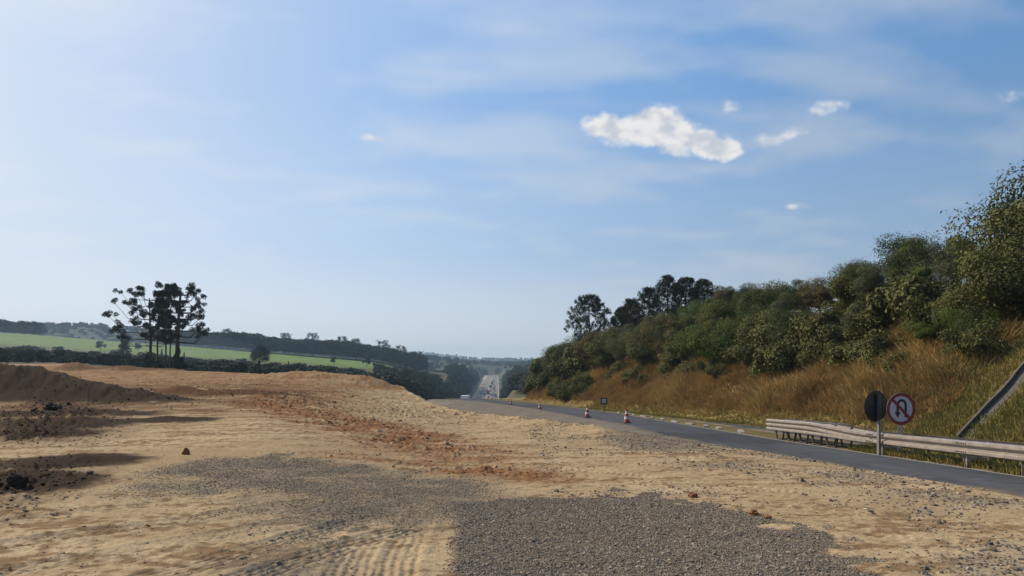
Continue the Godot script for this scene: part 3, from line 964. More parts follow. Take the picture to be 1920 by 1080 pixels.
func build_grass() -> void:
	var g := vmat(0.9, 0.3)
	var places := []
	var cols := []
	while places.size() < 26000:
		var d := 14.0 + 96.0 * pow(rng.randf(), 1.25)
		var s := rnd(0.15, 7.4)
		var x := look(t_foot, d) + s
		if x / d > 0.85:
			continue
		# mown strip either side of the drain
		var mown := d < 24.2 + 0.56 * s + 0.5 * n_mid.get_noise_2d(x, d)
		var m := n_mid.get_noise_2d(x * 0.55, d * 0.35)
		if mown or (s < 0.9 and rng.randf() < 0.7):
			continue
		var k := rnd(0.55, 1.1) * (0.85 + 0.9 * m + 0.5 * n_small.get_noise_2d(x * 0.5, d * 0.3)) * smoothstep(-0.3, 1.6, s)
		k = maxf(k, 0.3)
		var b := Basis.from_euler(Vector3(rnd(-0.35, 0.35), rng.randf() * TAU, rnd(-0.35, 0.35))).scaled(Vector3(k * 1.15, k, k * 1.15))
		places.append(Transform3D(b, Vector3(x, ground(x, d) - 0.04, -d)))
		var c := Color(0.285, 0.165, 0.062).lerp(Color(0.43, 0.295, 0.122), clampf(0.45 + 1.2 * m + rnd(-0.35, 0.35), 0, 1))
		c = c.lerp(Color(0.16, 0.098, 0.046), clampf(n_mid.get_noise_2d(x * 0.9 + 60.0, d * 0.5) * 1.5 + rnd(-0.2, 0.2), 0, 0.8))
		if rng.randf() < 0.05 + 0.2 * maxf(0.0, n_mid.get_noise_2d(x * 0.3 + 9.0, d * 0.3)):
			c = Color(0.17, 0.165, 0.055)
		cols.append(c)
	scatter("dry_grass", tuft_mesh(15, 0.8, 0.24, 0.032, 0.85), g, places, cols, "tall dry brown grass covering the cut bank above the road", "grass")
	# short grass: beside the drain, the verge and the median
	places = []
	cols = []
	while places.size() < 15000:
		var d: float
		var x: float
		var pick := rng.randf()
		if pick < 0.62:
			d = rnd(15.0, 29.0)
			x = look(t_foot, d) + rnd(-0.4, 8.0)
			var up := x - look(t_foot, d)
			if absf(d - 22.3 - 0.56 * up) < 0.5 or d > 24.6 + 0.56 * up:
				continue
		elif pick < 0.82:
			d = 14.0 + 60.0 * pow(rng.randf(), 1.4)
			x = look(t_foot, d) + rnd(-0.75, 1.3)
		else:
			d = rnd(9.0, 19.5)
			x = look(t_right, d) + 0.18 + 1.15 * rng.randf()
			if rng.randf() < 0.5 - n_mid.get_noise_2d(x, d):
				continue
		if x / d > 0.9:
			continue
		var k := rnd(0.5, 1.2)
		places.append(Transform3D(Basis(Vector3.UP, rng.randf() * TAU).scaled(Vector3(k * 1.3, k, k * 1.3)), Vector3(x, ground(x, d) - 0.02, -d)))
		cols.append(Color(0.17, 0.16, 0.045).lerp(Color(0.32, 0.24, 0.09), clampf(0.4 + n_mid.get_noise_2d(x * 0.8, d * 0.8) + rnd(-0.3, 0.3), 0, 1)))
	scatter("short_grass", tuft_mesh(10, 0.16, 0.14, 0.02, 0.7), g, places, cols, "short yellow green grass on the verge and beside the drain", "grass")

func build_far_woods() -> void:
	var bark := vmat(0.95)
	var green := vmat(0.85, 0.1)
	var white := Color(1, 1, 1)
	var low := [crown_mesh(8.0, 0.5, 10.0, 14, 700, 1.0, Color(0.8, 0.8, 0.8), Color(1.15, 1.15, 1.1)), crown_mesh(9.0, 2.0, 11.0, 9, 700, 1.0, Color(0.8, 0.8, 0.8), Color(1.15, 1.15, 1.1))]
	var dark := Color(0.034, 0.046, 0.024)
	var olive := Color(0.058, 0.066, 0.03)
	# woodland masses: called, label, count, bearing range, distance range, height range
	var masses := [
		["belt_woodland", "dark belt of woodland along the top edge of the green field", 900, -0.47, -0.122, 632.0, 720.0, 15.0, 19.0],
		["belt_woodland", "dark wooded clump on the crest of the green field", 160, -0.80, -0.635, 632.0, 700.0, 11.0, 16.0],
		["valley_woodland", "hazy blue green trees filling the dip below the green field", 1100, -0.80, -0.16, 192.0, 345.0, 6.0, 10.5],
		["valley_woodland", "dark woodland on the valley side beside the road's crest", 420, -0.185, -0.062, 230.0, 480.0, 8.5, 12.5],
		["valley_woodland", "dark woodland across the road from the queue of cars", 360, 0.004, 0.07, 320.0, 620.0, 9.0, 13.0],
		["valley_woodland", "brownish woodland on the bank of the far highway", 300, -0.085, -0.038, 480.0, 1150.0, 8.0, 13.0],
		["valley_woodland", "woodland close along the far highway's shoulder behind the queue", 260, -0.020, 0.03, 520.0, 1150.0, 7.0, 11.0],
		["ridge_woodland", "blue wooded ridge far behind the green field", 1500, -0.85, -0.10, 1000.0, 1500.0, 9.0, 14.0],
		["ridge_woodland", "pale blue wooded hills at the end of the valley", 1700, -0.20, 0.10, 900.0, 3600.0, 9.0, 14.0]]
	for q in masses:
		var places := []
		var cols := []
		var tries := 0
		while places.size() < q[2] and tries < 9000:
			tries += 1
			var u := rnd(q[3], q[4])
			var d := rnd(q[5], q[6])
			var x := u * d
			if d > 150.0 and d < 1400.0 and x > look(t_left, d) - 5.0 and x < look(t_right, d) + 5.0:
				continue
			if d > 150.0 and d < 1400.0 and q[0] == "ridge_woodland" and x > look(t_left, d) - 14.0 and x < look(t_right, d) + 14.0:
				continue
			var hh := rnd(q[7], q[8]) * (1.0 + 0.25 * n_big.get_noise_2d(x * 0.6, d * 0.6))
			if q[0] == "valley_woodland" and u > -0.19 and u < -0.06 and d < 480.0:
				hh = clampf(EYE + (-0.006 - 0.10 * maxf(u + 0.13, 0.0) + 0.010 * n_big.get_noise_2d(x * 2.2, d * 2.2) + rnd(-0.014, 0.006)) * d - ground(x, d), 3.0, 12.0)
			if q[0] == "valley_woodland" and u < -0.19:
				hh = clampf(EYE + (-0.0015 + (-0.175 - u) * 0.067 - 0.006 + 0.012 * n_big.get_noise_2d(x * 2.2, d * 2.2) + rnd(-0.014, 0.007)) * d - ground(x, d), 2.6, 11.0)
			var k := hh / 10.5
			var kx := k * rnd(0.85, 1.25)
			places.append(Transform3D(Basis(Vector3.UP, rng.randf() * TAU).scaled(Vector3(kx, k, kx)), Vector3(x, ground(x, d) - 0.3, -d)))
			cols.append(dark.lerp(olive, clampf(rng.randf() * 0.7 + n_big.get_noise_2d(x, d), 0, 1)))
		scatter(q[0], low[places.size() % 2], green, places, cols, q[1], "woodland")
	# single trees that stand out: bearing, distance, height
	var spire := spire_crown(4.2, 10.0, 800)
	var stick := trunk_mesh(6.0, 0.2, 0, 1.0)
	for q in [[-0.521, 262.0, 13.5, 1.25], [-0.47, 300.0, 8.5, 0.9], [-0.44, 290.0, 8.0, 0.8], [-0.34, 300.0, 8.0, 0.8], [-0.325, 270.0, 6.5, 0.7], [-0.30, 285.0, 7.0, 0.8]]:
		var k: float = q[2] / 10.0
		plant("conifer_tree", "tall pointed conifer rising from the hazy trees" if q[2] > 10.0 else "small pointed conifer among the hazy trees in the dip", "tree", "" if q[2] > 10.0 else "small conifers in the dip", stick, spire, bark, green, q[0] * q[1], q[1], Vector3(k * q[3], k, k * q[3]))
	for q in [[-0.552, 405.0, 7.0], [-0.518, 440.0, 7.0], [-0.502, 425.0, 6.0], [-0.24, 430.0, 5.5], [-0.195, 440.0, 7.0], [-0.345, 410.0, 6.5]]:
		var k: float = q[2] / 10.5
		plant("field_tree", "small round tree on the lower edge of the green field", "tree", "single trees at the field's edge", stick, low[0], bark, vmat_tint(dark), q[0] * q[1], q[1], Vector3(k, k, k))
	# candelabra pines that overtop the belt, and one in the dip
	var needles := vmat(0.85)
	for q in [[-0.382, 636.0, 19.0, 5.0], [-0.268, 634.0, 21.5, 6.5], [-0.228, 638.0, 20.5, 6.0], [-0.210, 636.0, 19.5, 5.0], [-0.173, 634.0, 20.5, 7.0], [-0.150, 640.0, 19.5, 7.0], [-0.128, 632.0, 18.0, 7.5], [-0.304, 640.0, 19.5, 5.0], [-0.338, 300.0, 11.0, 3.6]]:
		var x: float = q[0] * q[1]
		var t := thing("araucaria_tree", ("%s candelabra pine rising above the woodland belt" % ("broad flat topped" if q[3] > 6.2 else "narrow")) if q[1] > 400.0 else "lone candelabra pine in the dip below the field", "tree", Vector3(x, ground(x, q[1]), -float(q[1])), rng.randf() * TAU, "candelabra pines along the belt" if q[1] > 400.0 else "")
		araucaria(t, q[2] * (0.86 if q[1] > 400.0 else 1.0), 0.35, 0.6, 6, q[3] * 0.85, Vector3.ZERO, Vector3.ZERO, 1.5, bark, needles)

func build_mist() -> void:
	var f := FogVolume.new()
	f.name = "mist"
	f.shape = RenderingServer.FOG_VOLUME_SHAPE_ELLIPSOID
	f.size = Vector3(150, 22, 110)
	var m := FogMaterial.new()
	m.density = 0.0008
	m.albedo = Color(0.86, 0.91, 1.0)
	f.material = m
	add_child(f)
	f.position = Vector3(-165, 6, -262)
	tag(f, "thin blue smoke lying among the trees in the dip", "smoke", "", "stuff")

func vmat_tint(c: Color) -> StandardMaterial3D:
	var m := vmat(0.85, 0.1)
	m.albedo_color = c.linear_to_srgb()
	return m

func build_araucarias() -> void:
	var bark := vmat(0.95)
	var needles := vmat(0.85)
	# label, bearing, distance, height, trunk radius, lowest branches, whorls, reach, lean, heavier side, needle balls
	var spots := [
		["spreading candelabra pine with long branches on its open side", -0.4846, 151.0, 15.0, 0.30, 0.36, 8, 5.9, Vector3(-0.3, 0, 0), Vector3(-0.8, 0, 0), 0.72],
		["slim candelabra pine close behind the spreading one", -0.4760, 154.0, 13.6, 0.2, 0.5, 4, 3.0, Vector3(0.2, 0, 0), Vector3(-0.4, 0, 0), 0.6],
		["tallest slender candelabra pine in the middle of the group", -0.4650, 151.0, 17.6, 0.17, 0.58, 5, 2.5, Vector3(0.5, 0, 0), Vector3.ZERO, 0.66],
		["slender candelabra pine beside the thick trunked one", -0.4590, 155.0, 16.6, 0.16, 0.64, 4, 2.4, Vector3(0.3, 0, 0), Vector3.ZERO, 0.66],
		["thick trunked candelabra pine with a rounded crown", -0.4495, 150.0, 16.6, 0.46, 0.40, 9, 5.2, Vector3(0.7, 0, 0), Vector3(0.5, 0, 0), 0.74]]
	for q in spots:
		var x: float = q[1] * q[2]
		var t := thing("araucaria_tree", q[0], "tree", Vector3(x, ground(x, q[2]), -float(q[2])), 0.0, "candelabra pines on the edge of the earthworks")
		araucaria(t, q[3], q[4], q[5], q[6], q[7], q[8], q[9], q[10], bark, needles)
	var leafy := crown_mesh(2.6, 0.0, 4.4, 14, 1500, 0.3, Color(0.03, 0.04, 0.02), Color(0.055, 0.065, 0.028), 0.4)
	for q in [[-0.4890, 149.0, 0.9, 1.0], [-0.4480, 148.5, 0.8, 1.5], [-0.4430, 150.0, 0.75, 1.1], [-0.4540, 149.0, 0.55, 0.5], [-0.4700, 150.0, 0.5, 0.45], [-0.4760, 149.0, 0.6, 0.7]]:
		plant("bush", "dark leafy shrub at the foot of the candelabra pines", "bush", "shrubs under the candelabra pines", null, leafy, bark, vmat(0.85, 0.1), q[0] * q[1], q[1], Vector3(q[2], q[3], q[2]))

# ------------------------------------------------------------------ stones and clods
func stone_mesh(jag: float) -> ArrayMesh:
	var b := Bag.new()
	var s := SphereMesh.new()
	s.radial_segments = 6
	s.rings = 3
	s.radius = 0.5
	s.height = 1.0
	var arr := s.get_mesh_arrays()
	var v: PackedVector3Array = arr[Mesh.ARRAY_VERTEX]
	var idx: PackedInt32Array = arr[Mesh.ARRAY_INDEX]
	var n := noise(FastNoiseLite.TYPE_SIMPLEX, 1.6, 1, rng.randi() % 1000)
	for k in v.size():
		v[k] *= 1.0 + jag * n.get_noise_3dv(v[k] * 2.0)
	for k in range(0, idx.size(), 3):
		b.tri(v[idx[k]], v[idx[k + 1]], v[idx[k + 2]])
	return b.done()

func gravel_at(x: float, d: float) -> float:
	var w := smoothstep(0.4, 1.6, x)
	return mask("gravel", x + (0.06 + 0.5 * w) * n_small.get_noise_2d(x, d) + 0.5 * w * n_mid.get_noise_2d(x * 2.0, d * 2.0), d + (0.12 + 0.4 * w) * n_small.get_noise_2d(x + 20.0, d))

func build_stones() -> void:
	var m := vmat(0.9)
	var mesh := stone_mesh(0.6)
	var places := []
	var cols := []
	var greys := [Color(0.150, 0.128, 0.104), Color(0.225, 0.195, 0.160), Color(0.090, 0.078, 0.067), Color(0.31, 0.265, 0.205), Color(0.185, 0.142, 0.098), Color(0.255, 0.19, 0.128)]
	var put := func(x: float, d: float, size: float, c: Color, flat := 1.0) -> void:
		var b := Basis.from_euler(Vector3(rnd(-0.5, 0.5), rng.randf() * TAU, rnd(-0.5, 0.5))).scaled_local(Vector3(size * rnd(0.8, 1.4), size * rnd(0.42, 0.72) * flat, size * rnd(0.8, 1.2)))
		places.append(Transform3D(b, Vector3(x, ground(x, d) + size * 0.13 * flat, -d)))
		cols.append(c * rnd(0.8, 1.2))
	# the main bed of crushed stone
	while places.size() < 90000:
		var x := rnd(-1.0, 3.3)
		var d := 3.4 + 7.0 * pow(rng.randf(), 0.9)
		if gravel_at(x, d) < rnd(0.2, 0.8) or n_mid.get_noise_2d(x * 1.6 + 5.0, d * 1.6) > rnd(0.25, 0.7):
			continue
		put.call(x, d, rnd(0.007, 0.018) if rng.randf() < 0.96 else rnd(0.02, 0.036), greys[rng.randi() % 6])
	scatter("gravel", mesh, m, places, cols, "bed of grey crushed stone with a straight edge on the sand", "gravel")
	places.clear()
	cols.clear()
	var tries := 0
	while places.size() < 30000 and tries < 400000:
		tries += 1
		var x := rnd(-6.0, 5.4)
		var d := rnd(4.6, 25.0) if rng.randf() < 0.35 else rnd(6.5, 13.0)
		var k := mask("chips", x + 0.5 * n_mid.get_noise_2d(x * 0.7, d * 0.7), d + 0.8 * n_small.get_noise_2d(x + 50.0, d * 0.6)) * (0.7 + 1.0 * n_small.get_noise_2d(x * 0.6, d * 0.6))
		if k < rnd(0.1, 1.15):
			continue
		put.call(x, d, rnd(0.007, 0.018) * (1.0 if d < 15.0 else 1.6), greys[rng.randi() % 6])
	scatter("gravel", mesh, m, places, cols, "loose dark stone chips spread thinly over the dirt", "gravel")
	# thin scatter over the sand beside the asphalt
	places.clear()
	cols.clear()
	tries = 0
	while places.size() < 7000 and tries < 200000:
		tries += 1
		var d := 5.0 + 22.0 * pow(rng.randf(), 1.5)
		var x := rnd(0.5, 9.5)
		if x > look(t_left, d) + 0.1 or mask("gravel", x, d) > 0.6:
			continue
		if n_mid.get_noise_2d(x * 0.9 + 33.0, d * 0.9) + 0.25 * n_small.get_noise_2d(x, d) < rnd(-0.25, 0.35):
			continue
		put.call(x, d, rnd(0.014, 0.038) if rng.randf() < 0.95 else rnd(0.05, 0.08), greys[rng.randi() % 6])
	scatter("gravel", mesh, m, places, cols, "single small stones strewn over the sand beside the road", "gravel")
	# clods of dug earth
	places.clear()
	cols.clear()
	tries = 0
	while places.size() < 8000 and tries < 120000:
		tries += 1
		var d := 6.0 + 60.0 * pow(rng.randf(), 1.7)
		var x := rnd(-0.72, 0.1) * d
		var ro := rough_at(x, d)
		var berm := look(t_berm, d)
		var edge := exp(-pow((x - berm - 0.3) / 0.6, 2.0)) if d > 20.0 else 0.0
		if x > berm + 1.2 or maxf(ro * 0.8, edge) < rng.randf():
			continue
		var size := rnd(0.018, 0.055) * (1.0 if d < 20.0 else 1.5)
		if rng.randf() < 0.03:
			size *= 2.2
		var c := dirt_color(x, d) * rnd(0.85, 1.3)
		put.call(x, d, size, c, 0.75)
	scatter("earth_clods", stone_mesh(0.9), vmat(0.97), places, cols, "broken clods of red and dark earth along the churned ground", "earth")
	places.clear()
	cols.clear()
	for k in 9000:
		var d := 4.4 + 16.0 * pow(rng.randf(), 1.5)
		var x := rnd(-0.8, 0.75) * d
		if x > look(t_left, d) or mask("gravel", x, d) > 0.5:
			continue
		put.call(x, d, rnd(0.008, 0.022) * (1.0 if rng.randf() < 0.93 else 1.8), dirt_color(x, d) * rnd(0.8, 1.25), 0.6)
	scatter("earth_crumbs", stone_mesh(0.9), vmat(0.97), places, cols, "fine crumbs of dry earth strewn over the tan dirt", "earth")
	# clods and rocks big enough to single out
	for q in [["rock", "dark rounded rock half sunk in the dark soil", -6.22, 9.35, 0.25, DARK * 0.9], ["earth_clod", "reddish brown pointed clod standing on the tan dirt", -5.62, 12.85, 0.17, RED * 0.8],
			["earth_clod", "red lump of clay beside the edge of the crushed stone", 2.32, 9.55, 0.11, RED], ["earth_clod", "small brown clod lying against the end of the crushed stone", 2.68, 8.25, 0.10, RED * 0.9],
			["rock", "dark rock in front of the dark earth heap", -14.5, 23.5, 0.5, DARK], ["earth_clod", "brown clod lying on sand near the crushed stone corner", 2.75, 8.0, 0.07, RED]]:
		var o := MeshInstance3D.new()
		o.name = numbered(q[0])
		var b := Bag.new()
		var s := SphereMesh.new()
		s.radial_segments = 18
		s.rings = 10
		s.radius = 0.5
		s.height = 1.0
		var arr := s.get_mesh_arrays()
		var v: PackedVector3Array = arr[Mesh.ARRAY_VERTEX]
		var idx: PackedInt32Array = arr[Mesh.ARRAY_INDEX]
		var nn := noise(FastNoiseLite.TYPE_SIMPLEX, 1.5, 3, rng.randi() % 1000)
		for k in v.size():
			v[k] *= 1.0 + 0.5 * nn.get_noise_3dv(v[k] * 1.4)
			if q[1].contains("pointed"):
				v[k] *= Vector3(0.75 - 0.5 * v[k].y, 1.25, 0.6)
		for k in range(0, idx.size(), 3):
			b.tri(v[idx[k]], v[idx[k + 1]], v[idx[k + 2]], q[5])
		o.mesh = b.done()
		o.material_override = vmat(0.95)
		add_child(o)
		o.scale = Vector3(q[4], q[4] * 0.8, q[4])
		o.position = Vector3(q[2], ground(q[2], q[3]) + q[4] * 0.2, -float(q[3]))
		tag(o, q[1], "rock" if q[0] == "rock" else "clod")

# ------------------------------------------------------------------ road furniture
func rail_mesh(x: float, face: float, from: float, to: float, ridges_of: Callable) -> ArrayMesh:
	# a pressed steel beam swept along the road; ridges_of(d) gives the heights of its ridges
	var v := PackedVector3Array()
	var idx := PackedInt32Array()
	var n := 26
	var steps := maxi(2, int(absf(to - from) / 0.3))
	for j in steps + 1:
		var d := lerpf(from, to, float(j) / steps)
		var rd: Array = ridges_of.call(d)
		var top: float = rd[0] + 0.052
		var low: float = rd[rd.size() - 1] - 0.052
		var y0 := look(t_road, d)
		for side in 2:
			for k in n:
				var f := float(k) / (n - 1)
				var y := lerpf(low, top, f if side == 0 else 1.0 - f)
				var o := 0.0
				for c in rd:
					var e := absf(y - float(c)) / 0.062
					o = maxf(o, smoothstep(1.0, 0.45, e))
				v.append(Vector3(x + face * (o * 0.075 - (0.006 if side == 1 else 0.0)), y0 + y, -d))
	var ring := n * 2
	for j in steps:
		for k in ring:
			var a := j * ring + k
			var b := j * ring + (k + 1) % ring
			idx.append_array(PackedInt32Array([a, b, b + ring, a, b + ring, a + ring]))
	return amesh(v, PackedColorArray(), idx)

func build_guardrail() -> void:
	var steel := mat(Color(0.37, 0.32, 0.285), 0.6, 0.25)
	steel.roughness_texture = noise_tex(0.03, 3, 41, 0.6, 1.0)
	steel.albedo_texture = noise_tex(0.006, 4, 42, 0.82, 1.0)
	steel.uv1_triplanar = true
	steel.uv1_world_triplanar = true
	var dark := mat(Color(0.06, 0.05, 0.045), 0.7, 0.2)
	var x0 := 8.66
	var x1 := 9.16
	var wave := func(_d: float) -> Array: return [0.46, 0.30]
	var thrie := func(d: float) -> Array:
		var t := smoothstep(22.0, 18.0, d)
		return [lerpf(0.60, 0.46, t), lerpf(0.465, 0.32, t), lerpf(0.33, 0.29, t)]
	var t := thing("guardrail", "pale pressed steel guardrail between the lanes with a three ridged end", "guardrail", Vector3.ZERO)
	var ends := [-6.0, -2.4, 1.0, 4.4, 7.7, 11.0, 14.26, 17.9]
	for k in ends.size() - 1:
		part("beam", rail_mesh(x0, -1.0, ends[k], ends[k + 1], wave), steel, t)
		part("beam", rail_mesh(x1, 1.0, ends[k], ends[k + 1], wave), steel, t)
		# lapped joint: a doubled end of the beam with its bolts
		var lap := ends[k + 1] as float
		part("splice", rail_mesh(x0 - 0.008, -1.0, lap - 0.16, lap + 0.16, wave), steel, t)
		for bd in [-0.11, -0.04, 0.04, 0.11]:
			for by in [0.46, 0.30]:
				var bolt := Bag.new()
				bolt.tube([Vector3(x0 - 0.08, look(t_road, lap + bd) + by, -(lap + bd)), Vector3(x0 - 0.102, look(t_road, lap + bd) + by, -(lap + bd))], [0.014, 0.011], 6)
				part("bolt", bolt.done(), dark, t)
	part("beam", rail_mesh(x0, -1.0, 17.9, 25.2, thrie), steel, t).set_meta("label", "three ridged end of the beam")
	part("beam", rail_mesh(x1, 1.0, 17.9, 25.2, thrie), steel, t)
	for d in [-2.4, 1.0, 4.4, 7.7, 11.0, 12.62, 14.26, 17.5]:
		var y := look(t_road, d)
		for x in [x0 + 0.045, x1 - 0.045]:
			# channel-section post: web and two flanges
			var b := Bag.new()
			b.box(Vector3(x, y + 0.16, -d), Vector3(0.008, 0.32, 0.055))
			b.box(Vector3(x, y + 0.16, -d - 0.055), Vector3(0.035, 0.32, 0.006))
			b.box(Vector3(x, y + 0.16, -d + 0.055), Vector3(0.035, 0.32, 0.006))
			part("post", b.done(), steel, t)
		var b2 := Bag.new()
		b2.box(Vector3((x0 + x1) * 0.5, y + 0.17, -d), Vector3(0.21, 0.022, 0.02))
		part("spacer_bar", b2.done(), steel, t)
	# low frames that carry the free end
	for k in 5:
		var d := 24.6 - 0.98 * k
		var y := look(t_road, d)
		var b := Bag.new()
		for x in [x0 + 0.05, x1 - 0.05]:
			b.tube([Vector3(x, y + 0.34, -d), Vector3(x, y + 0.03, -d + 0.14), Vector3(x, y + 0.03, -d + 0.62), Vector3(x, y + 0.34, -d + 0.76)], [0.028, 0.03, 0.03, 0.028], 6)
		b.tube([Vector3(x0 + 0.05, y + 0.03, -d + 0.38), Vector3(x1 - 0.05, y + 0.03, -d + 0.38)], [0.03, 0.03], 6)
		part("foot_frame", b.done(), dark, t)
		var c := Bag.new()
		c.box(Vector3((x0 + x1) * 0.5, y + 0.64, -d + 0.4), Vector3(0.25, 0.012, 0.07))
		part("cap_plate", c.done(), steel, t)

func disc(r: float, thick: float, sides := 48) -> ArrayMesh:
	# a plate facing +z with a rolled edge
	var b := Bag.new()
	b.lathe(Vector3.ZERO, [[0.0, -thick], [r - 0.006, -thick], [r, -thick * 0.5], [r - 0.006, 0.0], [0.0, 0.0]], sides)
	for k in b.v.size():
		b.v[k] = Vector3(b.v[k].x, -b.v[k].z, b.v[k].y)
	return b.done()

func annulus(r0: float, r1: float, z: float, thick := 0.002, sides := 48) -> ArrayMesh:
	var b := Bag.new()
	for j in sides:
		var a := TAU * j / sides
		var e := TAU * (j + 1) / sides
		var p := func(r: float, q: float, zz: float) -> Vector3: return Vector3(cos(q) * r, sin(q) * r, zz)
		b.quad(p.call(r0, a, z + thick), p.call(r0, e, z + thick), p.call(r1, e, z + thick), p.call(r1, a, z + thick))
		b.quad(p.call(r1, a, z + thick), p.call(r1, e, z + thick), p.call(r1, e, z), p.call(r1, a, z))
		b.quad(p.call(r0, a, z), p.call(r0, e, z), p.call(r0, e, z + thick), p.call(r0, a, z + thick))
	return b.done()

func ribbon(pts: Array, w: float, z: float) -> ArrayMesh:
	# a flat painted stroke through points on the plate
	var b := Bag.new()
	var l := []
	var r := []
	for k in pts.size():
		var dir: Vector2 = (pts[mini(k + 1, pts.size() - 1)] - pts[maxi(k - 1, 0)]).normalized()
		var n := Vector2(-dir.y, dir.x) * w * 0.5
		l.append(Vector3(pts[k].x + n.x, pts[k].y + n.y, z))
		r.append(Vector3(pts[k].x - n.x, pts[k].y - n.y, z))
	for k in pts.size() - 1:
		b.quad(l[k], l[k + 1], r[k + 1], r[k])
	return b.done()

func build_signs() -> void:
	var post_m := mat(Color(0.42, 0.38, 0.34), 0.6, 0.2)
	var black := mat(Color(0.012, 0.012, 0.014), 0.5)
	var red := mat(Color(0.22, 0.018, 0.022), 0.5)
	var face := mat(Color(0.45, 0.44, 0.46), 0.5)
	# no U-turn
	var d := 17.1
	var x := 8.93
	var y := look(t_road, d)
	var t := thing("traffic_sign", "round no U-turn sign with red ring on two slim posts", "traffic sign", Vector3(x, y, -d), deg_to_rad(10.0))
	var r := 0.372
	var cy := 1.08
	var pb := Bag.new()
	pb.tube([Vector3(0.035, -0.3, -0.04), Vector3(0.035, cy + 0.2, -0.04)], [0.022, 0.022], 8)
	part("post", pb.done(), post_m, t)
	var pb2 := Bag.new()
	pb2.tube([Vector3(-0.045, -0.3, -0.04), Vector3(-0.045, cy + 0.2, -0.04)], [0.016, 0.016], 8)
	part("post", pb2.done(), post_m, t)
	var plate := part("plate", disc(r, 0.012), face, t)
	plate.position = Vector3(0, cy, 0)
	part("ring", annulus(r * 0.79, r * 0.995, 0.001), red, plate)
	var u := []
	u.append(Vector2(0.115, -0.19))
	for k in 13:
		var a := PI * k / 12.0
		u.append(Vector2(0.012 + cos(a) * 0.103, 0.085 + sin(a) * 0.115))
	u.append(Vector2(-0.091, -0.09))
	part("arrow", ribbon(u, 0.058, 0.004), black, plate)
	var hb := Bag.new()
	hb.tri(Vector3(-0.165, -0.075, 0.0045), Vector3(-0.017, -0.075, 0.0045), Vector3(-0.091, -0.205, 0.0045))
	part("arrow_head", hb.done(), black, plate)
	part("slash", ribbon([Vector2(-0.215, 0.215), Vector2(0.215, -0.215)], 0.068, 0.0065), red, plate)
	# the back of the sign for the other direction
	d = 17.35
	x = 8.50
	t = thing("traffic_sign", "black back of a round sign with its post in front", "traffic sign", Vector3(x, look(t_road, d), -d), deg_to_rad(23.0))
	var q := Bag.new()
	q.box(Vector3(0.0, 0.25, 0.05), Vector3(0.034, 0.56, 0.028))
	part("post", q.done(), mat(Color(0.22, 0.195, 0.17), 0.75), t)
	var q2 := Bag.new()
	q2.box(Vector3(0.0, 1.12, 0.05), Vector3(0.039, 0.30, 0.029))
	part("shaded_post_top", q2.done(), mat(Color(0.045, 0.05, 0.055), 0.6), t)  # upper length of the same post, its shade put into the darker colour
	var back := part("plate", disc(0.365, 0.012), black, t)
	back.position = Vector3(-0.03, 1.14, 0.0)
	var br := Bag.new()
	br.box(Vector3(0.06, 0.0, 0.012), Vector3(0.2, 0.02, 0.008))
	part("bracket", br.done(), black, back)
	# small square sign on the bank's foot
	d = 56.0
	x = 6.98 + 1.05
	x = 0.1235 * d
	t = thing("traffic_sign", "small square sign with black border and white centre on a thin post", "traffic sign", Vector3(x, ground(x, d), -d))
	var sp := Bag.new()
	sp.tube([Vector3(0, -0.3, -0.02), Vector3(0, 0.75, -0.02)], [0.03, 0.03], 8)
	part("post", sp.done(), mat(Color(0.08, 0.07, 0.07), 0.7), t)
	var pl := Bag.new()
	pl.box(Vector3(0, 0.98, 0), Vector3(0.25, 0.25, 0.012))
	var pp := part("plate", pl.done(), black, t)
	var wf := Bag.new()
	wf.box(Vector3(0, 0.98, 0.015), Vector3(0.165, 0.165, 0.002))
	part("panel", wf.done(), face, pp)
	var sy := Bag.new()
	sy.box(Vector3(0, 0.98, 0.019), Vector3(0.04, 0.055, 0.001))
	part("symbol", sy.done(), mat(Color(0.25, 0.28, 0.33), 0.6), pp)

func cone_at(x: float, d: float, hh: float, label: String) -> void:
	var t := thing("traffic_cone", label, "traffic cone", Vector3(x, maxf(ground(x, d), look(t_road, d)) + 0.002, -d), rng.randf() * TAU, "traffic cones along the edge of the open lane")
	var orange := mat(Color(0.36, 0.055, 0.03), 0.6)
	var white := mat(Color(0.62, 0.58, 0.54), 0.5)
	var k := hh / 0.75
	var b := Bag.new()
	b.box(Vector3(0, 0.02 * k, 0), Vector3(0.21, 0.02, 0.21) * k)
	b.box(Vector3(0, 0.048 * k, 0), Vector3(0.17, 0.008, 0.17) * k)
	part("base", b.done(), mat(Color(0.05, 0.03, 0.028), 0.8), t)
	var c := Bag.new()
	c.lathe(Vector3.ZERO, [[0.15 * k, 0.05 * k], [0.142 * k, 0.07 * k], [0.03 * k, 0.74 * k], [0.02 * k, 0.75 * k], [0.0, 0.75 * k]], 20)
	part("body", c.done(), orange, t)
	for band in [[0.20, 0.33], [0.46, 0.58]]:
		var w := Bag.new()
		var rr := func(y: float) -> float: return (0.142 - (y - 0.07) / 0.67 * 0.112) * k + 0.004
		w.lathe(Vector3.ZERO, [[rr.call(band[0]) - 0.004, band[0] * k], [rr.call(band[0]), band[0] * k], [rr.call(band[1]), band[1] * k], [rr.call(band[1]) - 0.004, band[1] * k]], 20)
		part("band", w.done(), white, t)

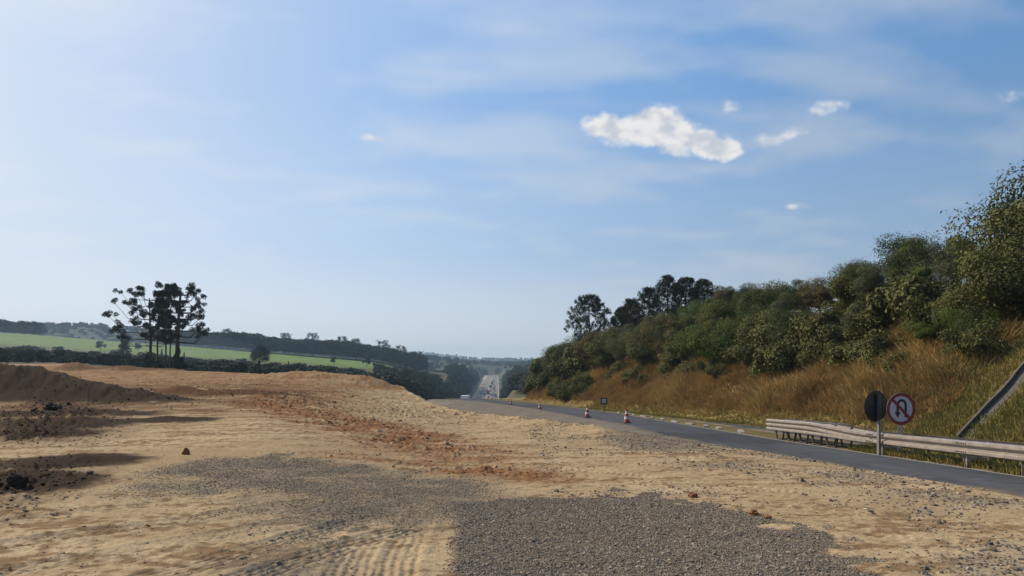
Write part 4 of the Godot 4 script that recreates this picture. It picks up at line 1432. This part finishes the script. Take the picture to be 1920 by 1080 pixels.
func build_furniture() -> void:
	cone_at(0.1539 * 38.6, 38.6, 0.78, "orange cone with white bands on the asphalt, closest to the guardrail's free end")
	cone_at(0.1009 * 47.2, 47.2, 0.78, "orange cone with white bands standing across the lane from the square sign")
	cone_at(0.0372 * 69.0, 69.0, 0.72, "dark looking cone beside the far bushes at the end of the wood")
	cone_at(-0.0015 * 88.0, 88.0, 0.72, "last cone before the road drops out of sight")
	# broken kerb stones lying along the edge of the asphalt
	var stone := mat(Color(0.24, 0.225, 0.20), 0.95)
	var d := 29.0
	while d < 58.0:
		var x := look(t_right, d) + rnd(0.1, 0.45)
		var b := Bag.new()
		var l := rnd(0.25, 0.65)
		b.box(Vector3(0, 0.03, 0), Vector3(0.09, 0.035, l), Color.WHITE, Basis.from_euler(Vector3(rnd(-0.04, 0.04), rnd(-0.3, 0.3), rnd(-0.1, 0.1))))
		var t := MeshInstance3D.new()
		t.name = numbered("kerb_stone")
		t.mesh = b.done()
		t.material_override = stone
		add_child(t)
		t.position = Vector3(x, ground(x, d), -d)
		tag(t, "%s broken kerb stone along the asphalt edge, %s" % ["short" if l < 0.38 else "long" if l > 0.52 else "pale", "just past the guardrail's end" if d < 38.0 else "across from the nearest cones" if d < 48.0 else "towards the square sign"], "kerb stone", "broken kerb stones beyond the guardrail's end")
		d += l * 2.0 + rnd(0.5, 2.6)
	# survey stakes on the edge of the cut
	for q in [[-0.0825, 44.0, 0.42, "short pale survey stake on the edge of the cut"], [-0.137, 74.0, 0.6, "thin survey stake beside the end of the orange earth mound"], [-0.1130, 82.0, 0.7, "reddish survey stake farther along the cut"]]:
		var x: float = q[0] * q[1]
		var b := Bag.new()
		b.box(Vector3(0, float(q[2]) * 0.5 - 0.1, 0), Vector3(0.035, float(q[2]) * 0.5 + 0.1, 0.035), Color.WHITE)
		b.tri(Vector3(-0.035, q[2], 0.035), Vector3(0, float(q[2]) + 0.06, 0), Vector3(0.035, q[2], 0.035))
		b.tri(Vector3(-0.035, q[2], -0.035), Vector3(0, float(q[2]) + 0.06, 0), Vector3(0.035, q[2], -0.035))
		var t := MeshInstance3D.new()
		t.name = numbered("survey_stake")
		t.mesh = b.done()
		t.material_override = mat(Color(0.55, 0.33, 0.22), 0.9)
		add_child(t)
		t.position = Vector3(x, ground(x, q[1]), -float(q[1]))
		tag(t, q[3], "stake")

func bank_top(x: float, d: float) -> float:
	var y := look(t_road, d)
	for k in 5:
		y = maxf(y, ground(x, d - 0.3 + 0.15 * k))
	return y

func drain() -> void:
	# concrete channel straight down the bank: two kerbs and a sunken floor
	var concrete := mat(Color(0.15, 0.135, 0.115), 0.95)
	concrete.albedo_texture = noise_tex(0.02, 5, 61, 0.6, 1.0)
	concrete.uv1_triplanar = true
	concrete.uv1_world_triplanar = true
	var t := thing("drain_channel", "narrow concrete drain running down the grassy bank to the road", "drain", Vector3.ZERO)
	var run := func(s: float) -> Vector2:
		var d := 22.3 + 0.56 * s
		return Vector2(look(t_foot, d) + s, d)
	var off := Vector2(-0.49, 0.87)
	for side in 2:
		var v := PackedVector3Array()
		var idx := PackedInt32Array()
		var rise := 0.08 if side == 0 else 0.19
		var from := -0.21 if side == 0 else 0.14
		for k in 30:
			var p: Vector2 = run.call(0.05 + 7.4 * k / 29.0)
			var y := bank_top(p.x, p.y) + rise
			for q in [[0.0, 0.0], [0.0, -0.5], [0.07, -0.5], [0.07, 0.0]]:
				var e: Vector2 = p + off * (from + float(q[0]))
				v.append(Vector3(e.x, y + float(q[1]), -e.y))
		for k in 29:
			for j in 4:
				var a := k * 4 + j
				var b := k * 4 + (j + 1) % 4
				idx.append_array(PackedInt32Array([a, b, b + 4, a, b + 4, a + 4]))
		idx.append_array(PackedInt32Array([0, 1, 2, 0, 2, 3]))
		part("kerb", amesh(v, PackedColorArray(), idx), concrete, t)
	var fv := PackedVector3Array()
	var fi := PackedInt32Array()
	for k in 30:
		var p: Vector2 = run.call(0.05 + 7.4 * k / 29.0)
		var y := bank_top(p.x, p.y) + 0.04
		var e0: Vector2 = p - off * 0.16
		var e1: Vector2 = p + off * 0.16
		fv.append(Vector3(e0.x, y, -e0.y))
		fv.append(Vector3(e1.x, y, -e1.y))
	for k in 29:
		fi.append_array(PackedInt32Array([k * 2, k * 2 + 1, k * 2 + 3, k * 2, k * 2 + 3, k * 2 + 2]))
	part("channel_floor", amesh(fv, PackedColorArray(), fi), concrete, t)

# ------------------------------------------------------------------ vehicles far down the highway
func vehicle(x: float, d: float, kind: String, paint: Color, label: String, group: String) -> Node3D:
	var t := thing("car" if kind == "car" else "truck", label, kind, Vector3(x, look(t_road, d) + 0.26, -d), 0.0, group)
	var body := mat(paint, 0.35)
	var glass := mat(Color(0.02, 0.025, 0.03), 0.1)
	var tyre := mat(Color(0.02, 0.02, 0.02), 0.9)
	var long := 4.3 if kind == "car" else 8.5
	var wide := 0.88 if kind == "car" else 1.25
	if kind == "car":
		# side outline extruded across: bonnet, windscreen, roof, tail
		var prof := [Vector2(-2.15, 0.3), Vector2(-2.15, 0.85), Vector2(-1.9, 0.95), Vector2(2.0, 0.85), Vector2(2.15, 0.65), Vector2(2.15, 0.3)]
		part("body", extrude(prof, wide), body, t)
		part("cabin", extrude([Vector2(-1.85, 0.95), Vector2(-1.35, 1.42), Vector2(0.4, 1.45), Vector2(1.15, 0.9)], wide * 0.88), glass, t)
		part("roof", extrude([Vector2(-1.37, 1.425), Vector2(-1.3, 1.48), Vector2(0.35, 1.5), Vector2(0.42, 1.455)], wide * 0.86), body, t)
	else:
		part("box_body", extrude([Vector2(-4.2, 0.9), Vector2(-4.2, 3.5), Vector2(2.0, 3.5), Vector2(2.0, 0.9)], wide), body, t)
		part("cab", extrude([Vector2(2.15, 0.6), Vector2(2.15, 2.7), Vector2(3.6, 2.6), Vector2(4.2, 1.6), Vector2(4.25, 0.6)], wide * 0.95), body, t)
		part("chassis", extrude([Vector2(-4.1, 0.55), Vector2(-4.1, 0.85), Vector2(2.2, 0.85), Vector2(2.2, 0.55)], wide * 0.6), tyre, t)
		part("windscreen", extrude([Vector2(3.66, 2.5), Vector2(4.24, 1.62), Vector2(4.2, 1.6), Vector2(3.62, 2.5)], wide * 0.85), glass, t)
	for zz in [-0.31, 0.31]:
		for sx in [-1.0, 1.0]:
			var b := Bag.new()
			var r := 0.33 if kind == "car" else 0.5
			b.tube([Vector3(sx * wide * 0.8, r, long * zz), Vector3(sx * wide * 1.0, r, long * zz)], [r, r], 14)
			part("wheel", b.done(), tyre, t)
	return t

func extrude(prof: Array, half: float) -> ArrayMesh:
	var b := Bag.new()
	var n := prof.size()
	for k in n:
		var p: Vector2 = prof[k]
		var q: Vector2 = prof[(k + 1) % n]
		b.quad(Vector3(-half, p.y, -p.x), Vector3(-half, q.y, -q.x), Vector3(half, q.y, -q.x), Vector3(half, p.y, -p.x))
	for k in range(1, n - 1):
		for s in [-half, half]:
			b.tri(Vector3(s, prof[0].y, -prof[0].x), Vector3(s, prof[k].y, -prof[k].x), Vector3(s, prof[k + 1].y, -prof[k + 1].x))
	return b.done()

func build_vehicles() -> void:
	var g := "vehicles queued on the far highway"
	var rows := [[610.0, 0.74, "car", Color(0.05, 0.05, 0.06), "dark car at the near end of the far queue"], [640.0, 0.60, "car", Color(0.30, 0.04, 0.04), "red car in the far queue"], [660.0, 0.30, "car", Color(0.6, 0.6, 0.6), "white car alone on the far highway's empty side"],
		[672.0, 0.72, "truck", Color(0.6, 0.6, 0.58), "white lorry in the far queue of traffic"], [716.0, 0.56, "truck", Color(0.30, 0.05, 0.04), "red lorry in the far queue of traffic"], [735.0, 0.75, "car", Color(0.35, 0.36, 0.38), "silver car behind the white lorry"],
		[770.0, 0.62, "car", Color(0.04, 0.04, 0.05), "black car in the middle of the far queue"], [800.0, 0.78, "truck", Color(0.55, 0.55, 0.55), "pale lorry in the middle of the far queue"], [850.0, 0.6, "truck", Color(0.05, 0.06, 0.09), "dark blue lorry in the far queue"],
		[900.0, 0.72, "car", Color(0.5, 0.5, 0.5), "pale car towards the top of the far road"], [960.0, 0.64, "truck", Color(0.06, 0.07, 0.09), "dark lorry towards the top of the far road"], [1040.0, 0.72, "truck", Color(0.5, 0.5, 0.5), "grey lorry at the top of the far road"]]
	rows.append_array([[600.0, 0.60, "car", Color(0.6, 0.58, 0.55), "white car beside the dark one at the queue's near end"], [625.0, 0.83, "car", Color(0.55, 0.55, 0.56), "pale car on the shoulder beside the red car"], [655.0, 0.85, "truck", Color(0.35, 0.33, 0.30), "grey lorry on the shoulder of the far highway"],
		[690.0, 0.42, "car", Color(0.05, 0.05, 0.06), "black car crossing beside the red lorry"], [755.0, 0.84, "car", Color(0.6, 0.6, 0.6), "white car on the shoulder behind the silver car"], [785.0, 0.48, "car", Color(0.32, 0.05, 0.04), "red car between the lorries in the middle of the queue"], [830.0, 0.74, "car", Color(0.58, 0.58, 0.58), "white car behind the pale lorry"], [875.0, 0.80, "car", Color(0.06, 0.06, 0.07), "dark car on the shoulder near the dark blue lorry"]])
	for q in rows:
		vehicle(lerpf(look(t_left, q[0]), look(t_right, q[0]), q[1]), q[0], q[2], q[3], q[4], g)
	# a van whose upper half shows above the road's crest
	var d := 208.0
	var x := -0.0625 * d
	var t := thing("van", "white box van just beyond the crest of the road", "van", Vector3(x, look(t_road, d) + 0.26, -d), deg_to_rad(-7.0))
	var white := mat(Color(0.72, 0.70, 0.66), 0.5)
	part("box_body", extrude([Vector2(-1.8, 0.6), Vector2(-1.8, 2.75), Vector2(1.3, 2.75), Vector2(1.3, 0.6)], 1.0), white, t)
	part("cab", extrude([Vector2(1.32, 0.45), Vector2(1.32, 1.95), Vector2(2.1, 1.9), Vector2(2.7, 1.1), Vector2(2.75, 0.45)], 0.92), white, t)
	for zz in [-1.1, 1.9]:
		for sx in [-1.0, 1.0]:
			var b := Bag.new()
			b.tube([Vector3(sx * 0.75, 0.33, -zz), Vector3(sx * 0.97, 0.33, -zz)], [0.33, 0.33], 14)
			part("wheel", b.done(), mat(Color(0.02, 0.02, 0.02), 0.9), t)

# ------------------------------------------------------------------
func _ready() -> void:
	# camera, sky, sun, exposure
	var cam := Camera3D.new()
	cam.name = "camera"
	cam.projection = Camera3D.PROJECTION_FRUSTUM
	cam.near = 0.1
	cam.far = 9000.0
	cam.size = 2.0 * 0.1 / LENS
	cam.frustum_offset = Vector2(0.0, 0.1 * 145.0 / 1397.0)
	add_child(cam)
	cam.position = Vector3(0, EYE, 0)
	cam.current = true
	var env := Environment.new()
	env.background_mode = Environment.BG_SKY
	var sky := Sky.new()
	var pano := PanoramaSkyMaterial.new()
	pano.panorama = build_sky()
	sky.sky_material = pano
	env.sky = sky
	env.tonemap_mode = Environment.TONE_MAPPER_LINEAR
	env.tonemap_exposure = 1.0
	env.fog_enabled = true
	env.fog_density = 0.00022
	env.fog_light_color = Color(0.76, 0.89, 1.0)
	env.volumetric_fog_enabled = true
	env.volumetric_fog_density = 0.0
	env.sdfgi_enabled = true
	env.ssao_enabled = true
	env.ssil_enabled = true
	var we := WorldEnvironment.new()
	we.environment = env
	add_child(we)
	var sun := DirectionalLight3D.new()
	sun.name = "sun"
	sun.light_energy = 1.6
	sun.light_color = Color(1.0, 0.93, 0.80)
	sun.light_angular_distance = 0.6
	sun.shadow_enabled = true
	add_child(sun)
	sun.look_at_from_position(Vector3.ZERO, -sun_dir(), Vector3.UP)

	rng.seed = 4711
	n_big = noise(FastNoiseLite.TYPE_SIMPLEX_SMOOTH, 0.03, 4, 1)
	n_mid = noise(FastNoiseLite.TYPE_SIMPLEX_SMOOTH, 0.28, 4, 2)
	n_small = noise(FastNoiseLite.TYPE_SIMPLEX_SMOOTH, 1.3, 4, 3)
	n_fine = noise(FastNoiseLite.TYPE_SIMPLEX_SMOOTH, 7.0, 3, 4)
	n_streak = noise(FastNoiseLite.TYPE_SIMPLEX_SMOOTH, 0.8, 5, 8)
	survey()
	draw_masks()
	build_ground()
	build_roads()
	build_far_woods()
	build_mist()
	build_araucarias()
	build_hillside_wood()
	build_grass()
	build_stones()
	build_guardrail()
	build_signs()
	build_furniture()
	drain()
	build_vehicles()
